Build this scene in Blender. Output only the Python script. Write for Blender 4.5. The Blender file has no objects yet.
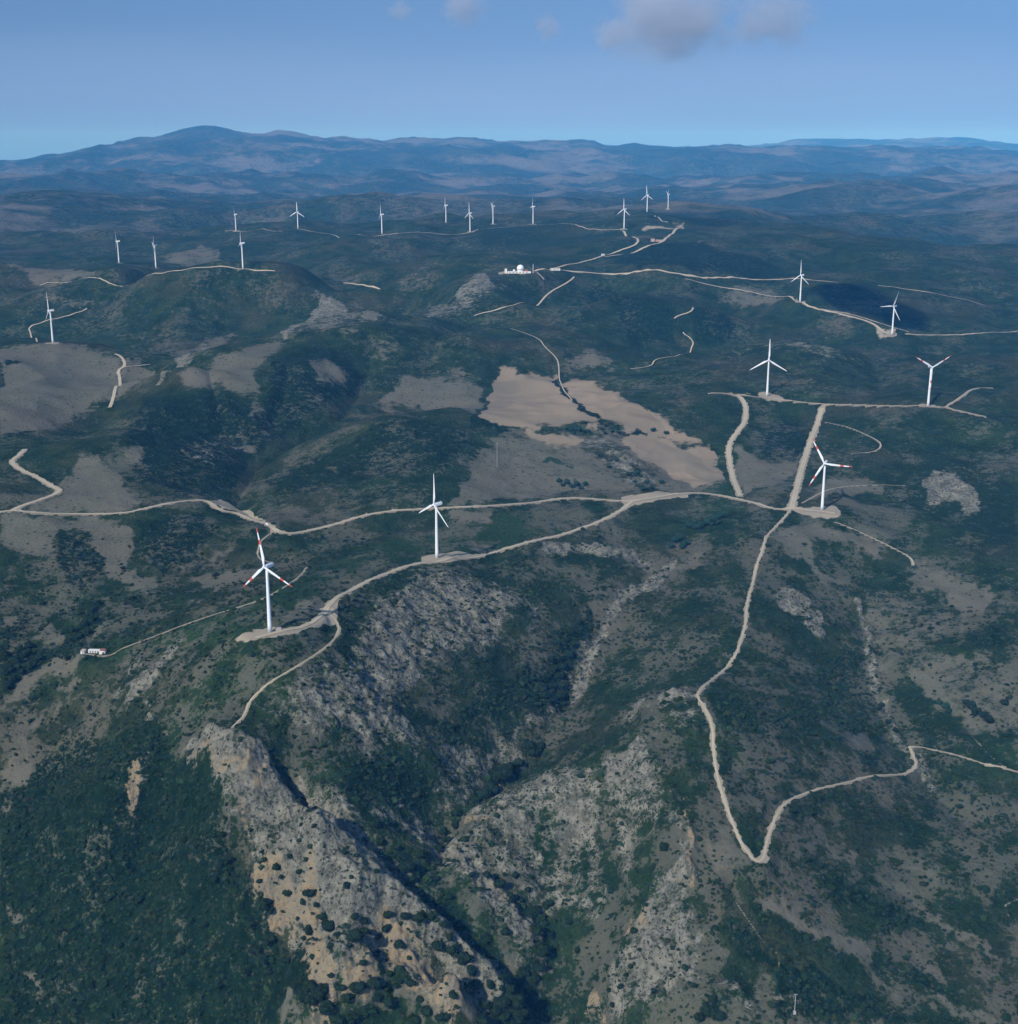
import bpy, math, random
import numpy as np
from mathutils import Vector, Matrix
R = math.radians
rng = random.Random(7)
nrng = np.random.default_rng(11)
sc = bpy.context.scene
COL = sc.collection

# ---------------------------------------------------------------- camera
CAM_Z, PITCH, FPX, PW, PH = 450.0, R(15.3), 1334.0, 1018, 1024
cd = bpy.data.cameras.new('camera'); cam = bpy.data.objects.new('camera', cd); COL.objects.link(cam)
cam.location = (0, 0, CAM_Z); cam.rotation_euler = (math.pi / 2 - PITCH, 0, 0)
cd.sensor_fit = 'VERTICAL'; cd.angle = 2 * math.atan(512 / FPX)
cd.clip_start = 1.0; cd.clip_end = 150000
sc.camera = cam

# ---------------------------------------------------------------- light
SUN_EL = R(37); SUN_DIR = Vector((0.56, 0.83, 0)).normalized()      # the way the light travels over the ground
sl = bpy.data.lights.new('sun', 'SUN'); sun = bpy.data.objects.new('sun', sl); COL.objects.link(sun)
sl.energy = 4.5; sl.angle = R(0.53); sl.color = (1.0, 0.955, 0.89)
ld = Vector((SUN_DIR.x * math.cos(SUN_EL), SUN_DIR.y * math.cos(SUN_EL), -math.sin(SUN_EL)))
sun.rotation_euler = ld.to_track_quat('-Z', 'Y').to_euler()
sun.location = (0, 0, 900)
w = bpy.data.worlds.new('World'); sc.world = w; w.use_nodes = True
wn = w.node_tree; bg = wn.nodes['Background']
sky = wn.nodes.new('ShaderNodeTexSky'); sky.sky_type = 'NISHITA'; sky.sun_disc = False
sky.sun_elevation = SUN_EL; sky.sun_rotation = math.atan2(-SUN_DIR.x, -SUN_DIR.y)
sky.altitude = 4000; sky.air_density = 1.3; sky.dust_density = 0.4; sky.ozone_density = 6.0
stc = wn.nodes.new('ShaderNodeTexCoord'); smp = wn.nodes.new('ShaderNodeMapping'); smp.inputs['Scale'].default_value = (1, 1, 0.12); smp.inputs['Location'].default_value = (0, 0, 0.165)
wn.links.new(stc.outputs['Generated'], smp.inputs[0]); wn.links.new(smp.outputs[0], sky.inputs[0])          # an even blue sky down to the horizon all round
wn.links.new(sky.outputs[0], bg.inputs[0]); bg.inputs[1].default_value = 0.092
vs = sc.view_settings
vs.view_transform = 'Standard'; vs.look = 'None'; vs.gamma = 1.0; vs.use_curve_mapping = False
vs.exposure = -0.08
sc.cycles.max_bounces = 5; sc.cycles.diffuse_bounces = 2; sc.cycles.volume_bounces = 2
HAZE_DENSITY, HAZE_COLOR = 3.1e-5, (0.09, 0.41, 1.0)

# ---------------------------------------------------------------- helpers
def new_mat(name):
    m = bpy.data.materials.new(name); m.use_nodes = True
    nt = m.node_tree; b = nt.nodes['Principled BSDF']
    b.inputs['Roughness'].default_value = 0.9
    b.inputs['Specular IOR Level'].default_value = 0.15
    return m, nt, b
def simple_mat(name, col, rough=0.8, var=0.12, scale=0.8, spec=0.2):
    m, nt, b = new_mat(name)
    tc = nt.nodes.new('ShaderNodeTexCoord'); n = nt.nodes.new('ShaderNodeTexNoise')
    n.inputs['Scale'].default_value = scale; n.inputs['Detail'].default_value = 4
    nt.links.new(tc.outputs['Object'], n.inputs['Vector'])
    mx = nt.nodes.new('ShaderNodeMix'); mx.data_type = 'RGBA'
    mx.inputs[6].default_value = (*[c * (1 - var) for c in col], 1)
    mx.inputs[7].default_value = (*[min(1, c * (1 + var)) for c in col], 1)
    nt.links.new(n.outputs[0], mx.inputs[0]); nt.links.new(mx.outputs[2], b.inputs['Base Color'])
    b.inputs['Roughness'].default_value = rough; b.inputs['Specular IOR Level'].default_value = spec
    return m
def link(name, me, parent=None, loc=None):
    o = bpy.data.objects.new(name, me); COL.objects.link(o)
    if parent: o.parent = parent
    if loc is not None: o.location = loc
    return o
def tag(o, label=None, cat=None, group=None, kind=None):
    if label: o['label'] = label
    if cat: o['category'] = cat
    if group: o['group'] = group
    if kind: o['kind'] = kind
    return o
class MB:
    """collects simple solids; build() links them as one mesh object"""
    def __init__(self): self.v = []; self.f = []; self.m = []
    def add(self, vs, fs, mi=0):
        k = len(self.v); self.v += [tuple(p) for p in vs]
        self.f += [tuple(i + k for i in f) for f in fs]; self.m += [mi] * len(fs); return self
    def box(self, c, s, rz=0, mi=0):
        x, y, z = s[0] / 2, s[1] / 2, s[2] / 2; ca, sa = math.cos(rz), math.sin(rz); vs = []
        for sx, sy, sz in ((-1,-1,-1),(1,-1,-1),(1,1,-1),(-1,1,-1),(-1,-1,1),(1,-1,1),(1,1,1),(-1,1,1)):
            px, py = sx * x, sy * y
            vs.append((c[0] + px * ca - py * sa, c[1] + px * sa + py * ca, c[2] + sz * z))
        return self.add(vs, [(0,3,2,1),(4,5,6,7),(0,1,5,4),(1,2,6,5),(2,3,7,6),(3,0,4,7)], mi)
    def rings(self, rings, cap=True, mi=0):
        n = len(rings[0]); vs = [p for r in rings for p in r]; fs = []
        for i in range(len(rings) - 1):
            for j in range(n):
                a, b = i * n + j, i * n + (j + 1) % n
                fs.append((a, b, b + n, a + n))
        if cap: fs += [tuple(range(n - 1, -1, -1)), tuple(range((len(rings) - 1) * n, len(rings) * n))]
        return self.add(vs, fs, mi)
    def tube(self, p, q, r0, r1=None, n=8, mi=0):
        r1 = r0 if r1 is None else r1; p, q = Vector(p), Vector(q); d = (q - p).normalized()
        a = d.orthogonal().normalized(); b = d.cross(a)
        return self.rings([[c + (a * math.cos(t) + b * math.sin(t)) * r for t in (2 * math.pi * k / n for k in range(n))] for c, r in ((p, r0), (q, r1))], mi=mi)
    def mesh(self, name, mats, smooth=False):
        me = bpy.data.meshes.new(name); me.from_pydata(self.v, [], self.f)
        for m in (mats if isinstance(mats, (list, tuple)) else [mats]): me.materials.append(m)
        me.polygons.foreach_set('material_index', self.m)
        if smooth: me.polygons.foreach_set('use_smooth', [True] * len(self.f))
        me.update(); return me
    def build(self, name, mats, parent=None, loc=None, smooth=False):
        return link(name, self.mesh(name, mats, smooth), parent, loc)
def copy_tree(o, parent=None):
    c = o.copy(); COL.objects.link(c); c.parent = parent
    for ch in list(o.children): copy_tree(ch, c)
    return c

# ---------------------------------------------------------------- noise
PERM = nrng.permutation(1024).astype(np.int32)
GA = nrng.uniform(0, 2 * np.pi, 1024).astype(np.float32); GX, GY = np.cos(GA), np.sin(GA)
def perlin(x, y, seed=0):
    x = x.astype(np.float32) + np.float32(seed * 17.13); y = y.astype(np.float32) + np.float32(seed * 9.71)
    xi = np.floor(x).astype(np.int32); yi = np.floor(y).astype(np.int32); xf = x - xi; yf = y - yi
    def g(ix, iy, fx, fy):
        h = PERM[(PERM[ix & 1023] + iy) & 1023]; return GX[h] * fx + GY[h] * fy
    u = xf * xf * xf * (xf * (xf * 6 - 15) + 10); v = yf * yf * yf * (yf * (yf * 6 - 15) + 10)
    a = g(xi, yi, xf, yf); b = g(xi + 1, yi, xf - 1, yf); c = g(xi, yi + 1, xf, yf - 1); d = g(xi + 1, yi + 1, xf - 1, yf - 1)
    return (a + u * (b - a) + v * ((c + u * (d - c)) - (a + u * (b - a)))) * np.float32(1.4)
def sstep(a, b, x):
    t = np.clip((x - a) / (b - a), 0, 1); return t * t * (3 - 2 * t)

# ---------------------------------------------------------------- terrain control points (picture pixel of a place, height of that place)
def ray(px, py):
    x, y = (px - 509) / FPX, (512 - py) / FPX
    dx = x; dy = math.cos(PITCH) + y * math.sin(PITCH); dz = -math.sin(PITCH) + y * math.cos(PITCH)
    h = math.hypot(dx, dy); return math.atan2(dx, dy), dz / h
CTRL = []
def C(*pts):
    for px, py, z in pts:
        az, s = ray(px, py); CTRL.append((az, math.log((z - CAM_Z) / s), z))
def CD(dist, *pts):
    for px, py in pts:
        az, s = ray(px, py); CTRL.append((az, math.log(dist), CAM_Z + s * dist))
# near hillside, gullies and spurs
C((240,642,-10),(270,632,-8),(330,604,-10),(200,740,-60),(210,735,-63),(120,780,-105),(60,810,-140),(10,840,-172),
  (0,800,-165),(60,780,-148),(100,750,-116),(160,715,-76),(0,700,-98),(95,653,-62),(20,655,-84),(60,640,-74),(150,600,-62),(220,570,-56),(300,548,-50),
  (380,530,-46),(450,535,-40),(560,515,-38),(437,558,-24),(270,680,-30),(250,715,-54),(330,700,-50),(400,640,-42),(400,700,-75),(430,760,-110),(350,760,-88),
  (480,600,-45),(540,640,-80),(500,700,-100),(660,560,-62),(600,625,-86),(575,665,-106),(565,700,-122),(530,757,-144),(490,790,-150),(445,842,-164),
  (540,985,-228),(545,1024,-250),(550,1100,-275),(280,762,-74),(330,804,-101),(388,846,-131),(438,891,-158),(488,938,-185),(527,971,-208),(400,835,-128),(450,875,-153),(500,922,-178),(540,955,-198),(520,895,-172),
  (215,745,-60),(250,782,-77),(300,838,-99),(350,885,-122),(330,805,-98),(380,852,-124),(428,898,-150),(476,945,-176),(515,980,-199),(400,925,-144),(450,962,-169),
  (222,795,-84),(262,868,-122),(310,925,-147),(360,932,-147),(400,948,-155),(445,968,-170),(212,812,-116),(250,880,-160),(280,940,-186),(325,985,-208),(372,980,-202),(400,1003,-214),(440,1018,-224),(478,1015,-226),(400,1050,-238),
  (160,850,-165),(100,920,-198),(50,1000,-247),(150,1000,-235),(0,920,-222),(250,1024,-236),(0,1100,-282),(250,1100,-270),
  (400,780,-112),(425,825,-150),(690,690,-62),(650,715,-75),(620,750,-88),(560,785,-110),(500,805,-126),(462,828,-140),
  (550,850,-158),(500,860,-153),(543,925,-196),(570,900,-180),(600,850,-150),(640,745,-80),(680,800,-100),(690,870,-125),(650,920,-158),(600,980,-205),
  (740,800,-105),(760,865,-125),(730,900,-138),(750,960,-168),(800,1000,-186),(700,1000,-182),(650,1024,-208),(800,600,-70),(860,620,-96),(870,690,-126),(890,740,-142),
  (930,790,-152),(1000,850,-166),(950,560,-68),(1000,560,-62),(1000,650,-90),(960,690,-112),(1018,750,-132),(900,850,-160),(1000,920,-186),(900,950,-186),(1000,1010,-206),
  (820,920,-158),(1018,1100,-232),(750,1100,-216),(730,640,-74),(700,600,-65),(760,690,-84),(820,720,-104),(830,800,-128))
# the ridge of the second row and the valley of the fields
C((822,510,-40),(790,512,-40),(760,540,-46),(850,560,-65),(920,500,-45),(1000,480,-30),(940,450,-15),(560,400,-5),(600,440,-25),(680,460,-32),(640,500,-37),(540,470,-30),
  (500,480,-28),(470,503,-30),(520,380,0),(570,365,8),(380,420,5),(420,415,12),(450,450,-2),(330,470,-20),(400,480,-15),(480,430,-5),(287,535,-40),(235,495,-46),(255,460,-40),
  (300,435,-30),(340,410,-15),(380,392,-4),(180,372,20),(230,372,34),(290,343,56),(330,318,70),(380,328,60),(420,345,45),(200,430,-10),(150,470,-18),(130,430,0),(100,445,-2),
  (250,420,0),(300,390,22),(60,470,-10),(20,455,-8),(20,520,-25),(70,500,-20),(190,500,-28),(140,510,-26),(100,560,-50),(50,600,-66),(160,365,0),(113,410,-4),
  (53,343,45),(100,348,40),(130,368,20),(60,390,22),(20,420,5),(0,343,44),(0,400,15),(50,330,0),(150,335,0),(110,322,12),(150,308,20),(240,322,15),(200,293,68),(180,288,72),(250,283,78),
  (60,300,40),(100,285,85),(0,290,62),(0,268,112),(119,263,140),(156,268,138),(243,269,138),(200,270,135),(300,272,120),(380,288,85),(100,252,95),(200,250,95),(236,231,130),(298,229,132),
  (382,234,140),(446,223,158),(470,232,152),(493,224,155),(533,224,168),(624,229,168),(300,250,112),(400,258,100),(450,262,108),(380,272,95),(520,272,122),(560,269,120),(480,280,100),(540,300,85),
  (480,310,70),(450,297,78),(440,330,50),(500,340,40),(560,330,45),(600,300,75),(650,280,104),(620,330,40),(650,370,10),(700,350,28),(700,310,62),(740,340,35),(720,380,8),(680,278,110),
  (760,280,98),(838,283,92),(800,302,70),(900,310,55),(960,300,60),(1000,320,40),(918,335,25),(892,335,25),(1000,360,25),(850,360,18),(980,400,15),(1010,430,0),(766,396,5),(928,406,15),(746,420,-10),
  (820,410,2),(808,450,-20),(796,490,-34),(870,440,-14),(730,470,-32),(640,240,168),(700,235,168),(760,232,166),(850,240,150),(940,255,130),(1018,280,100),(750,255,140),(850,265,116),(680,260,132),
  (690,207,152),(647,212,172),(668,209,166),(740,216,120))
# hills behind the far row of turbines
C((100,235,20),(50,240,60),(150,218,60),(50,202,100),(300,207,105),(400,200,118),(470,204,118),(550,206,60),(600,200,40),(800,216,30),(880,226,40),(1000,220,60),(1000,196,120),(900,192,95),(800,197,50),
  (700,195,20),(250,214,60),(180,205,70),(760,208,40))
# the blue mountains: two rows of crests
CD(15000,(0,190),(100,186),(200,188),(300,190),(400,188),(500,190),(600,190),(700,190),(800,186),(900,184),(1018,184))
CD(19500,(0,176),(60,172),(150,160),(210,150),(300,154),(400,162),(480,160),(560,164),(640,166),(720,162),(800,166),(900,164),(1018,168))
CD(24000,(0,166),(60,160),(110,152),(140,144),(170,135),(200,127),(225,130),(250,137),(275,138),(300,135),(320,138),(345,147),(370,147),(400,145),(425,143),(450,141),(480,142),(520,148),(560,146),(590,143),
  (605,147),(640,152),(680,150),(720,148),(760,152),(800,150),(860,152),(900,150),(950,150),(1018,157),(-120,170),(1140,160))
CD(29000,(0,172),(100,168),(200,163),(300,164),(400,166),(500,164),(600,163),(700,162),(800,162),(900,162),(1018,163))
CD(35000,(0,165),(120,163),(250,160),(400,158),(540,151),(590,149),(640,146),(700,150),(745,149),(780,145),(820,137),(860,143),(900,142),(940,137),(980,141),(1018,147),(1140,150))
CD(45000,(0,166),(250,165),(500,165),(750,164),(1018,164)); CD(60000,(0,165),(250,165),(500,165),(750,165),(1018,165))
# the country outside the picture
C((-150,650,-70),(1170,650,-90),(-150,850,-170),(1170,850,-170),(-150,1050,-260),(1170,1050,-230),(-150,450,0),(1170,450,0),(-150,340,50),(1170,340,30),(-150,260,100),(1170,260,80),
  (-150,210,60),(1170,215,50),(300,1250,-310),(700,1250,-280),(-150,1250,-330),(1170,1250,-280),(-400,700,-80),(1420,700,-80),(-400,400,20),(1420,400,20),(-400,230,80),(1420,230,80))
# crests with the lower ground hidden behind them
for px, py, z, dy, zb in [(110,440,12,4,-25),(150,403,35,4,-28),(180,374,46,4,-24),(215,352,58,3,-12),(255,343,66,3,4),(0,344.5,44,3.5,-20),(50,343.5,46,3.5,-20),(100,349.5,40,4,-16),(132,364,25,6,-14),
  (300,330,74,4,15),(340,311,88,3,18),(380,314,82,4,16),(412,326,62,4,12),(60,281,96,3,40),(120,264,140,4.5,55),(200,269,136,4,62),(260,270,138,4,62),(236,231.5,130,3,30),(300,230,132,3,30),(400,237,140,3,45),(470,232,152,3,60),(533,224.5,168,3,70),(590,228,166,3,70),
  (440,290,88,5,35),(490,279,112,7,60),(700,232,170,3.5,50),(760,229,168,3,40),(850,237,152,4,30),(940,252,132,5,10),(1018,277,102,6,0),(690,206,172,3,40),(740,213,150,3,30),(100,197,160,2.5,0),(300,199,170,3,10),(400,196,170,3,0),(480,200,150,2,20),(560,203,130,2.5,-20),(620,200,110,2,-20),
  (900,190,150,3,-20),(1000,193,160,3.5,-20),(820,197,110,2.5,-20),(30,203,150,3,0),(200,212,110,3,10),(960,215,110,4,0),(860,222,90,4,-10),(390,420,14,4,-18),(440,408,14,4,-14),(560,330,60,5,10),(620,318,62,4,15),(740,335,50,5,0),(830,352,34,5,-5),(960,368,40,6,-8),(700,360,22,5,-12)]:
    C((px, py, z), (px, py - dy, zb))
CTRL = np.array(CTRL)
CA, CB, CZ = CTRL[:, 0], CTRL[:, 1], CTRL[:, 2]
RB_C = 0.022
def kern(da, db): return np.sqrt(da * da + db * db + RB_C * RB_C)
n_ = len(CA)
Kmat = kern(CA[:, None] - CA[None], CB[:, None] - CB[None]) - np.eye(n_) * 0.003
Pm = np.c_[np.ones(n_), CA, CB]
sol = np.linalg.solve(np.block([[Kmat, Pm], [Pm.T, np.zeros((3, 3))]]), np.r_[CZ, 0, 0, 0])
RW, RP = sol[:n_], sol[n_:]

# ---------------------------------------------------------------- the ground sheet: rows at growing distance, columns at equal bearings
NCI, NCO = 920, 40
AZ = np.concatenate([np.linspace(-0.78, -0.405, NCO, endpoint=False), np.linspace(-0.405, 0.405, NCI), np.linspace(0.405, 0.78, NCO + 1)[1:]])
TH = np.linspace(math.atan2(CAM_Z, 520), math.atan2(CAM_Z, 6200), 960)
RR = np.concatenate([CAM_Z / np.tan(TH), np.exp(np.linspace(math.log(6200), math.log(40000), 240))[1:]])
LR = np.log(RR); NR, NC = len(RR), len(AZ)
X = (RR[:, None] * np.sin(AZ)[None]).astype(np.float32); Y = (RR[:, None] * np.cos(AZ)[None]).astype(np.float32)
RG = np.repeat(RR[:, None], NC, 1).astype(np.float32)
Z = np.zeros((NR, NC), np.float32)
ca32, cb32, rw32 = CA.astype(np.float32), CB.astype(np.float32), RW.astype(np.float32)
daz2 = (AZ.astype(np.float32)[:, None] - ca32[None]) ** 2 + np.float32(RB_C ** 2)      # NC x n
for i in range(NR):
    Z[i] = np.sqrt(daz2 + ((LR[i] - cb32) ** 2)[None].astype(np.float32)) @ rw32 + (RP[0] + RP[1] * AZ + RP[2] * LR[i])
# relief at several sizes, each faded in where it belongs
cell = np.maximum(RG * 0.0009, np.gradient(RR)[:, None].astype(np.float32))
def relief(lam, amp, r0, r1, seed, ridged=False, rfade=None):
    wgt = sstep(r0, r1, RG) if r1 > r0 else np.ones_like(RG)
    wgt = wgt * (1 - sstep(lam * 0.18, lam * 0.5, cell))
    n = perlin(X / lam, Y / lam, seed)
    if ridged: n = (1 - np.abs(n) * 2.0) - 0.35
    return n * amp * wgt
WX = perlin(X / 900, Y / 900, 3); WY = perlin(X / 900, Y / 900, 4)
near = 1 - sstep(1500, 3500, RG)
Z += relief(420, 20, 1400, 2500, 11) + relief(230, 11, 1500, 2600, 18, True) + relief(760, 22, 1800, 3000, 19, True) + relief(200, 6, 0, -1, 12) + relief(90, 3.4, 0, -1, 13, True) + relief(45, 1.5, 0, -1, 14) + relief(22, 0.8, 0, -1, 15, True) + relief(11, 0.45, 0, -1, 16) + relief(5, 0.25, 0, -1, 17)
Z += relief(5200, 140, 9500, 13500, 27, True) * (1 - sstep(18500, 22500, RG))
Z += relief(1100, 36, 3000, 6000, 21, True) + relief(4200, 30, 9000, 16000, 26, True) + relief(2200, 45, 8500, 15000, 22, True) + relief(1200, 55, 8000, 14000, 23, True) + relief(650, 45, 7000, 13000, 24, True) + relief(330, 12, 5000, 11000, 25)

# ---------------------------------------------------------------- where a line of sight meets the ground
def zcol(az):
    j = np.interp(az, AZ, np.arange(NC)); j0 = int(min(NC - 2, max(0, math.floor(j)))); t = j - j0
    return Z[:, j0] * (1 - t) + Z[:, j0 + 1] * t
def at_polar(px, py):
    az, s = ray(px, py); f = zcol(az) - (CAM_Z + RR * s); k = int(np.argmax(f >= 0))
    if f[k] < 0: k = NR - 1
    if k == 0: return az, RR[0]
    t = -f[k - 1] / (f[k] - f[k - 1]); return az, RR[k - 1] + t * (RR[k] - RR[k - 1])
def zat(x, y):
    az = np.arctan2(x, y); r = np.hypot(x, y)
    j = np.clip(np.interp(az, AZ, np.arange(NC)), 0, NC - 1.001); i = np.clip(np.interp(r, RR, np.arange(NR)), 0, NR - 1.001)
    i0 = np.floor(i).astype(int); j0 = np.floor(j).astype(int); ti = i - i0; tj = j - j0
    return (Z[i0, j0] * (1 - ti) * (1 - tj) + Z[i0 + 1, j0] * ti * (1 - tj) + Z[i0, j0 + 1] * (1 - ti) * tj + Z[i0 + 1, j0 + 1] * ti * tj)
def at(px, py):
    az, r = at_polar(px, py); x, y = r * math.sin(az), r * math.cos(az); return Vector((x, y, float(zat(x, y))))
def grid_window(xs, ys, pad):
    r = np.hypot(xs, ys); a = np.arctan2(xs, ys); rm = max(RR[0], r.min())
    i0, i1 = np.searchsorted(RR, [r.min() - pad, r.max() + pad]); j0, j1 = np.searchsorted(AZ, [a.min() - pad / rm, a.max() + pad / rm])
    return slice(max(0, i0 - 1), min(NR, i1 + 2)), slice(max(0, j0 - 1), min(NC, j1 + 2))
def seg_dist(PX, PY, x0, y0, x1, y1):
    dx, dy = x1 - x0, y1 - y0; L = dx * dx + dy * dy + 1e-9
    t = np.clip(((PX - x0) * dx + (PY - y0) * dy) / L, 0, 1)
    return np.hypot(PX - x0 - t * dx, PY - y0 - t * dy), t
def poly_field(pts, pad):
    """distance to a world polyline and the place along it, on the grid window round it"""
    pts = np.array(pts); sl = grid_window(pts[:, 0], pts[:, 1], pad); D = np.full(X[sl].shape, 1e9, np.float32); S = np.zeros_like(D)
    for k in range(len(pts) - 1):
        s2 = grid_window(pts[k:k + 2, 0], pts[k:k + 2, 1], pad)
        lo = (slice(s2[0].start - sl[0].start, s2[0].stop - sl[0].start), slice(s2[1].start - sl[1].start, s2[1].stop - sl[1].start))
        d, t = seg_dist(X[s2], Y[s2], pts[k, 0], pts[k, 1], pts[k + 1, 0], pts[k + 1, 1])
        m = d < D[lo]; D[lo] = np.where(m, d, D[lo]); S[lo] = np.where(m, k + t, S[lo])
    return sl, D, S
def carve(px_pts, depth, width):
    pts = [tuple(at(*p)[:2]) for p in px_pts]; sl, D, S = poly_field(pts, width * 4)
    wob = 1 + 0.35 * perlin(X[sl] / 30, Y[sl] / 30, 31)
    e = np.clip(np.minimum(S, len(pts) - 1 - S) * 2, 0, 1)
    Z[sl] -= depth * np.exp(-D * wob / width) * e
# V-shaped stream beds, and rock ribs standing out (negative depth)
carve([(268,748),(300,778),(330,806),(362,832),(392,858),(425,885),(455,910),(490,945),(522,972),(540,990)], 36, 9)
carve([(660,560),(630,595),(600,626),(578,662),(566,700),(532,756),(492,789),(456,813),(446,838),(437,866),(432,884)], 9, 14); carve([(530,975),(540,1000),(545,1024)], 8, 16)
carve([(270,525),(235,493),(255,460),(300,435),(340,410),(362,378),(374,348)], 20, 34)
carve([(205,365),(215,400),(235,450)], 10, 18); carve([(290,350),(285,390),(262,440)], 10, 18); carve([(150,420),(160,455)], 7, 18); carve([(440,425),(400,450),(330,480)], 6, 16); carve([(620,310),(640,335),(650,365)], 12, 30); carve([(760,310),(740,345),(735,385)], 10, 28); carve([(860,345),(880,375),(880,400)], 10, 24); carve([(480,300),(440,330),(425,370)], 14, 26); carve([(300,285),(310,310)], 14, 34); carve([(190,285),(200,320)], 12, 30); carve([(900,250),(960,290)], 14, 40)
carve([(870,600),(862,640),(872,690),(890,735),(930,785),(1000,850)], 8, 22)
carve([(0,680),(60,640),(150,600),(220,570),(300,548)], 6, 25)
carve([(600,700),(620,640),(670,590),(700,560)], 4, 16)
carve([(535,930),(545,890),(560,850)], 9, 18); carve([(540,985),(600,900),(625,830),(618,780)], 5, 16)
carve([(160,735),(125,790)], -5, 9); carve([(180,647),(143,683),(112,700)], -4, 14)
carve([(205,745),(235,752),(275,778)], -5, 12); carve([(222,798),(240,840),(262,885),(292,925),(330,935),(395,945),(450,968)], -7, 12)
carve([(640,745),(668,790),(690,830),(692,870)], -6, 12); carve([(445,845),(470,815),(520,800)], -6, 10)
carve([(285,334),(320,312),(377,314)], -6, 26); carve([(690,690),(655,704),(630,716)], -4, 8)
# ---------------------------------------------------------------- land cover: patches traced on the ground
GU = (AZ * FPX).astype(np.float32); GV = (-np.arctan2(CAM_Z, RR) * FPX).astype(np.float32)      # bearing and range, both as angles seen from overhead height
UU = np.repeat(GU[None], NR, 0); VV = np.repeat(GV[:, None], NC, 1)
lnr = np.log(RG); nx_, ny_ = UU / 1.0, lnr * 900
wu = perlin(UU / 26, ny_ / 26, 41) * 7 + perlin(UU / 9, ny_ / 9, 42) * 3.2 + perlin(UU / 3.6, ny_ / 3.6, 43) * 1.3
wv = (perlin(UU / 26, ny_ / 26, 44) * 7 + perlin(UU / 9, ny_ / 9, 45) * 3.2 + perlin(UU / 3.6, ny_ / 3.6, 46) * 1.3) * 0.6
COV = {k: np.zeros((NR, NC), np.float32) for k in ('bare', 'rock', 'field', 'forest', 'ochre', 'lush', 'dirt', 'thin')}
def uv(px, py):
    az, r = at_polar(px, py); return az * FPX, -math.atan2(CAM_Z, r) * FPX
def win_uv(P, pad):
    j0, j1 = np.searchsorted(GU, [P[:, 0].min() - pad, P[:, 0].max() + pad]); i0, i1 = np.searchsorted(GV, [P[:, 1].min() - pad, P[:, 1].max() + pad])
    return slice(max(0, i0 - 1), min(NR, i1 + 1)), slice(max(0, j0 - 1), min(NC, j1 + 1))
def put(cls, s, m, amt):
    COV[cls][s] = np.maximum(COV[cls][s], m * amt)
def poly(cls, amt, pts, soft=7.0, warp=1.0):
    P = np.array([uv(*p) for p in pts]); s = win_uv(P, soft + 10)
    U = UU[s] + wu[s] * warp; V = VV[s] + wv[s] * warp
    D = np.full(U.shape, 1e9, np.float32); ins = np.zeros(U.shape, bool); n = len(P)
    for k in range(n):
        x0, y0 = P[k]; x1, y1 = P[(k + 1) % n]; d, _ = seg_dist(U, V, x0, y0, x1, y1); D = np.minimum(D, d)
        if y1 != y0:
            c = ((y0 > V) != (y1 > V)) & (U < (x1 - x0) * (V - y0) / (y1 - y0) + x0); ins ^= c
    put(cls, s, sstep(-soft * 0.5, soft * 0.5, np.where(ins, D, -D)), amt)
def stroke(cls, amt, width, pts, soft=6.0, warp=1.0):
    P = np.array([uv(*p) for p in pts]); s = win_uv(P, width + soft + 10)
    U = UU[s] + wu[s] * warp; V = VV[s] + wv[s] * warp; D = np.full(U.shape, 1e9, np.float32)
    for k in range(len(P) - 1): D = np.minimum(D, seg_dist(U, V, *P[k], *P[k + 1])[0])
    put(cls, s, sstep(-soft * 0.5, soft * 0.5, width / 2 - D), amt)
T = {}
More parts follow.
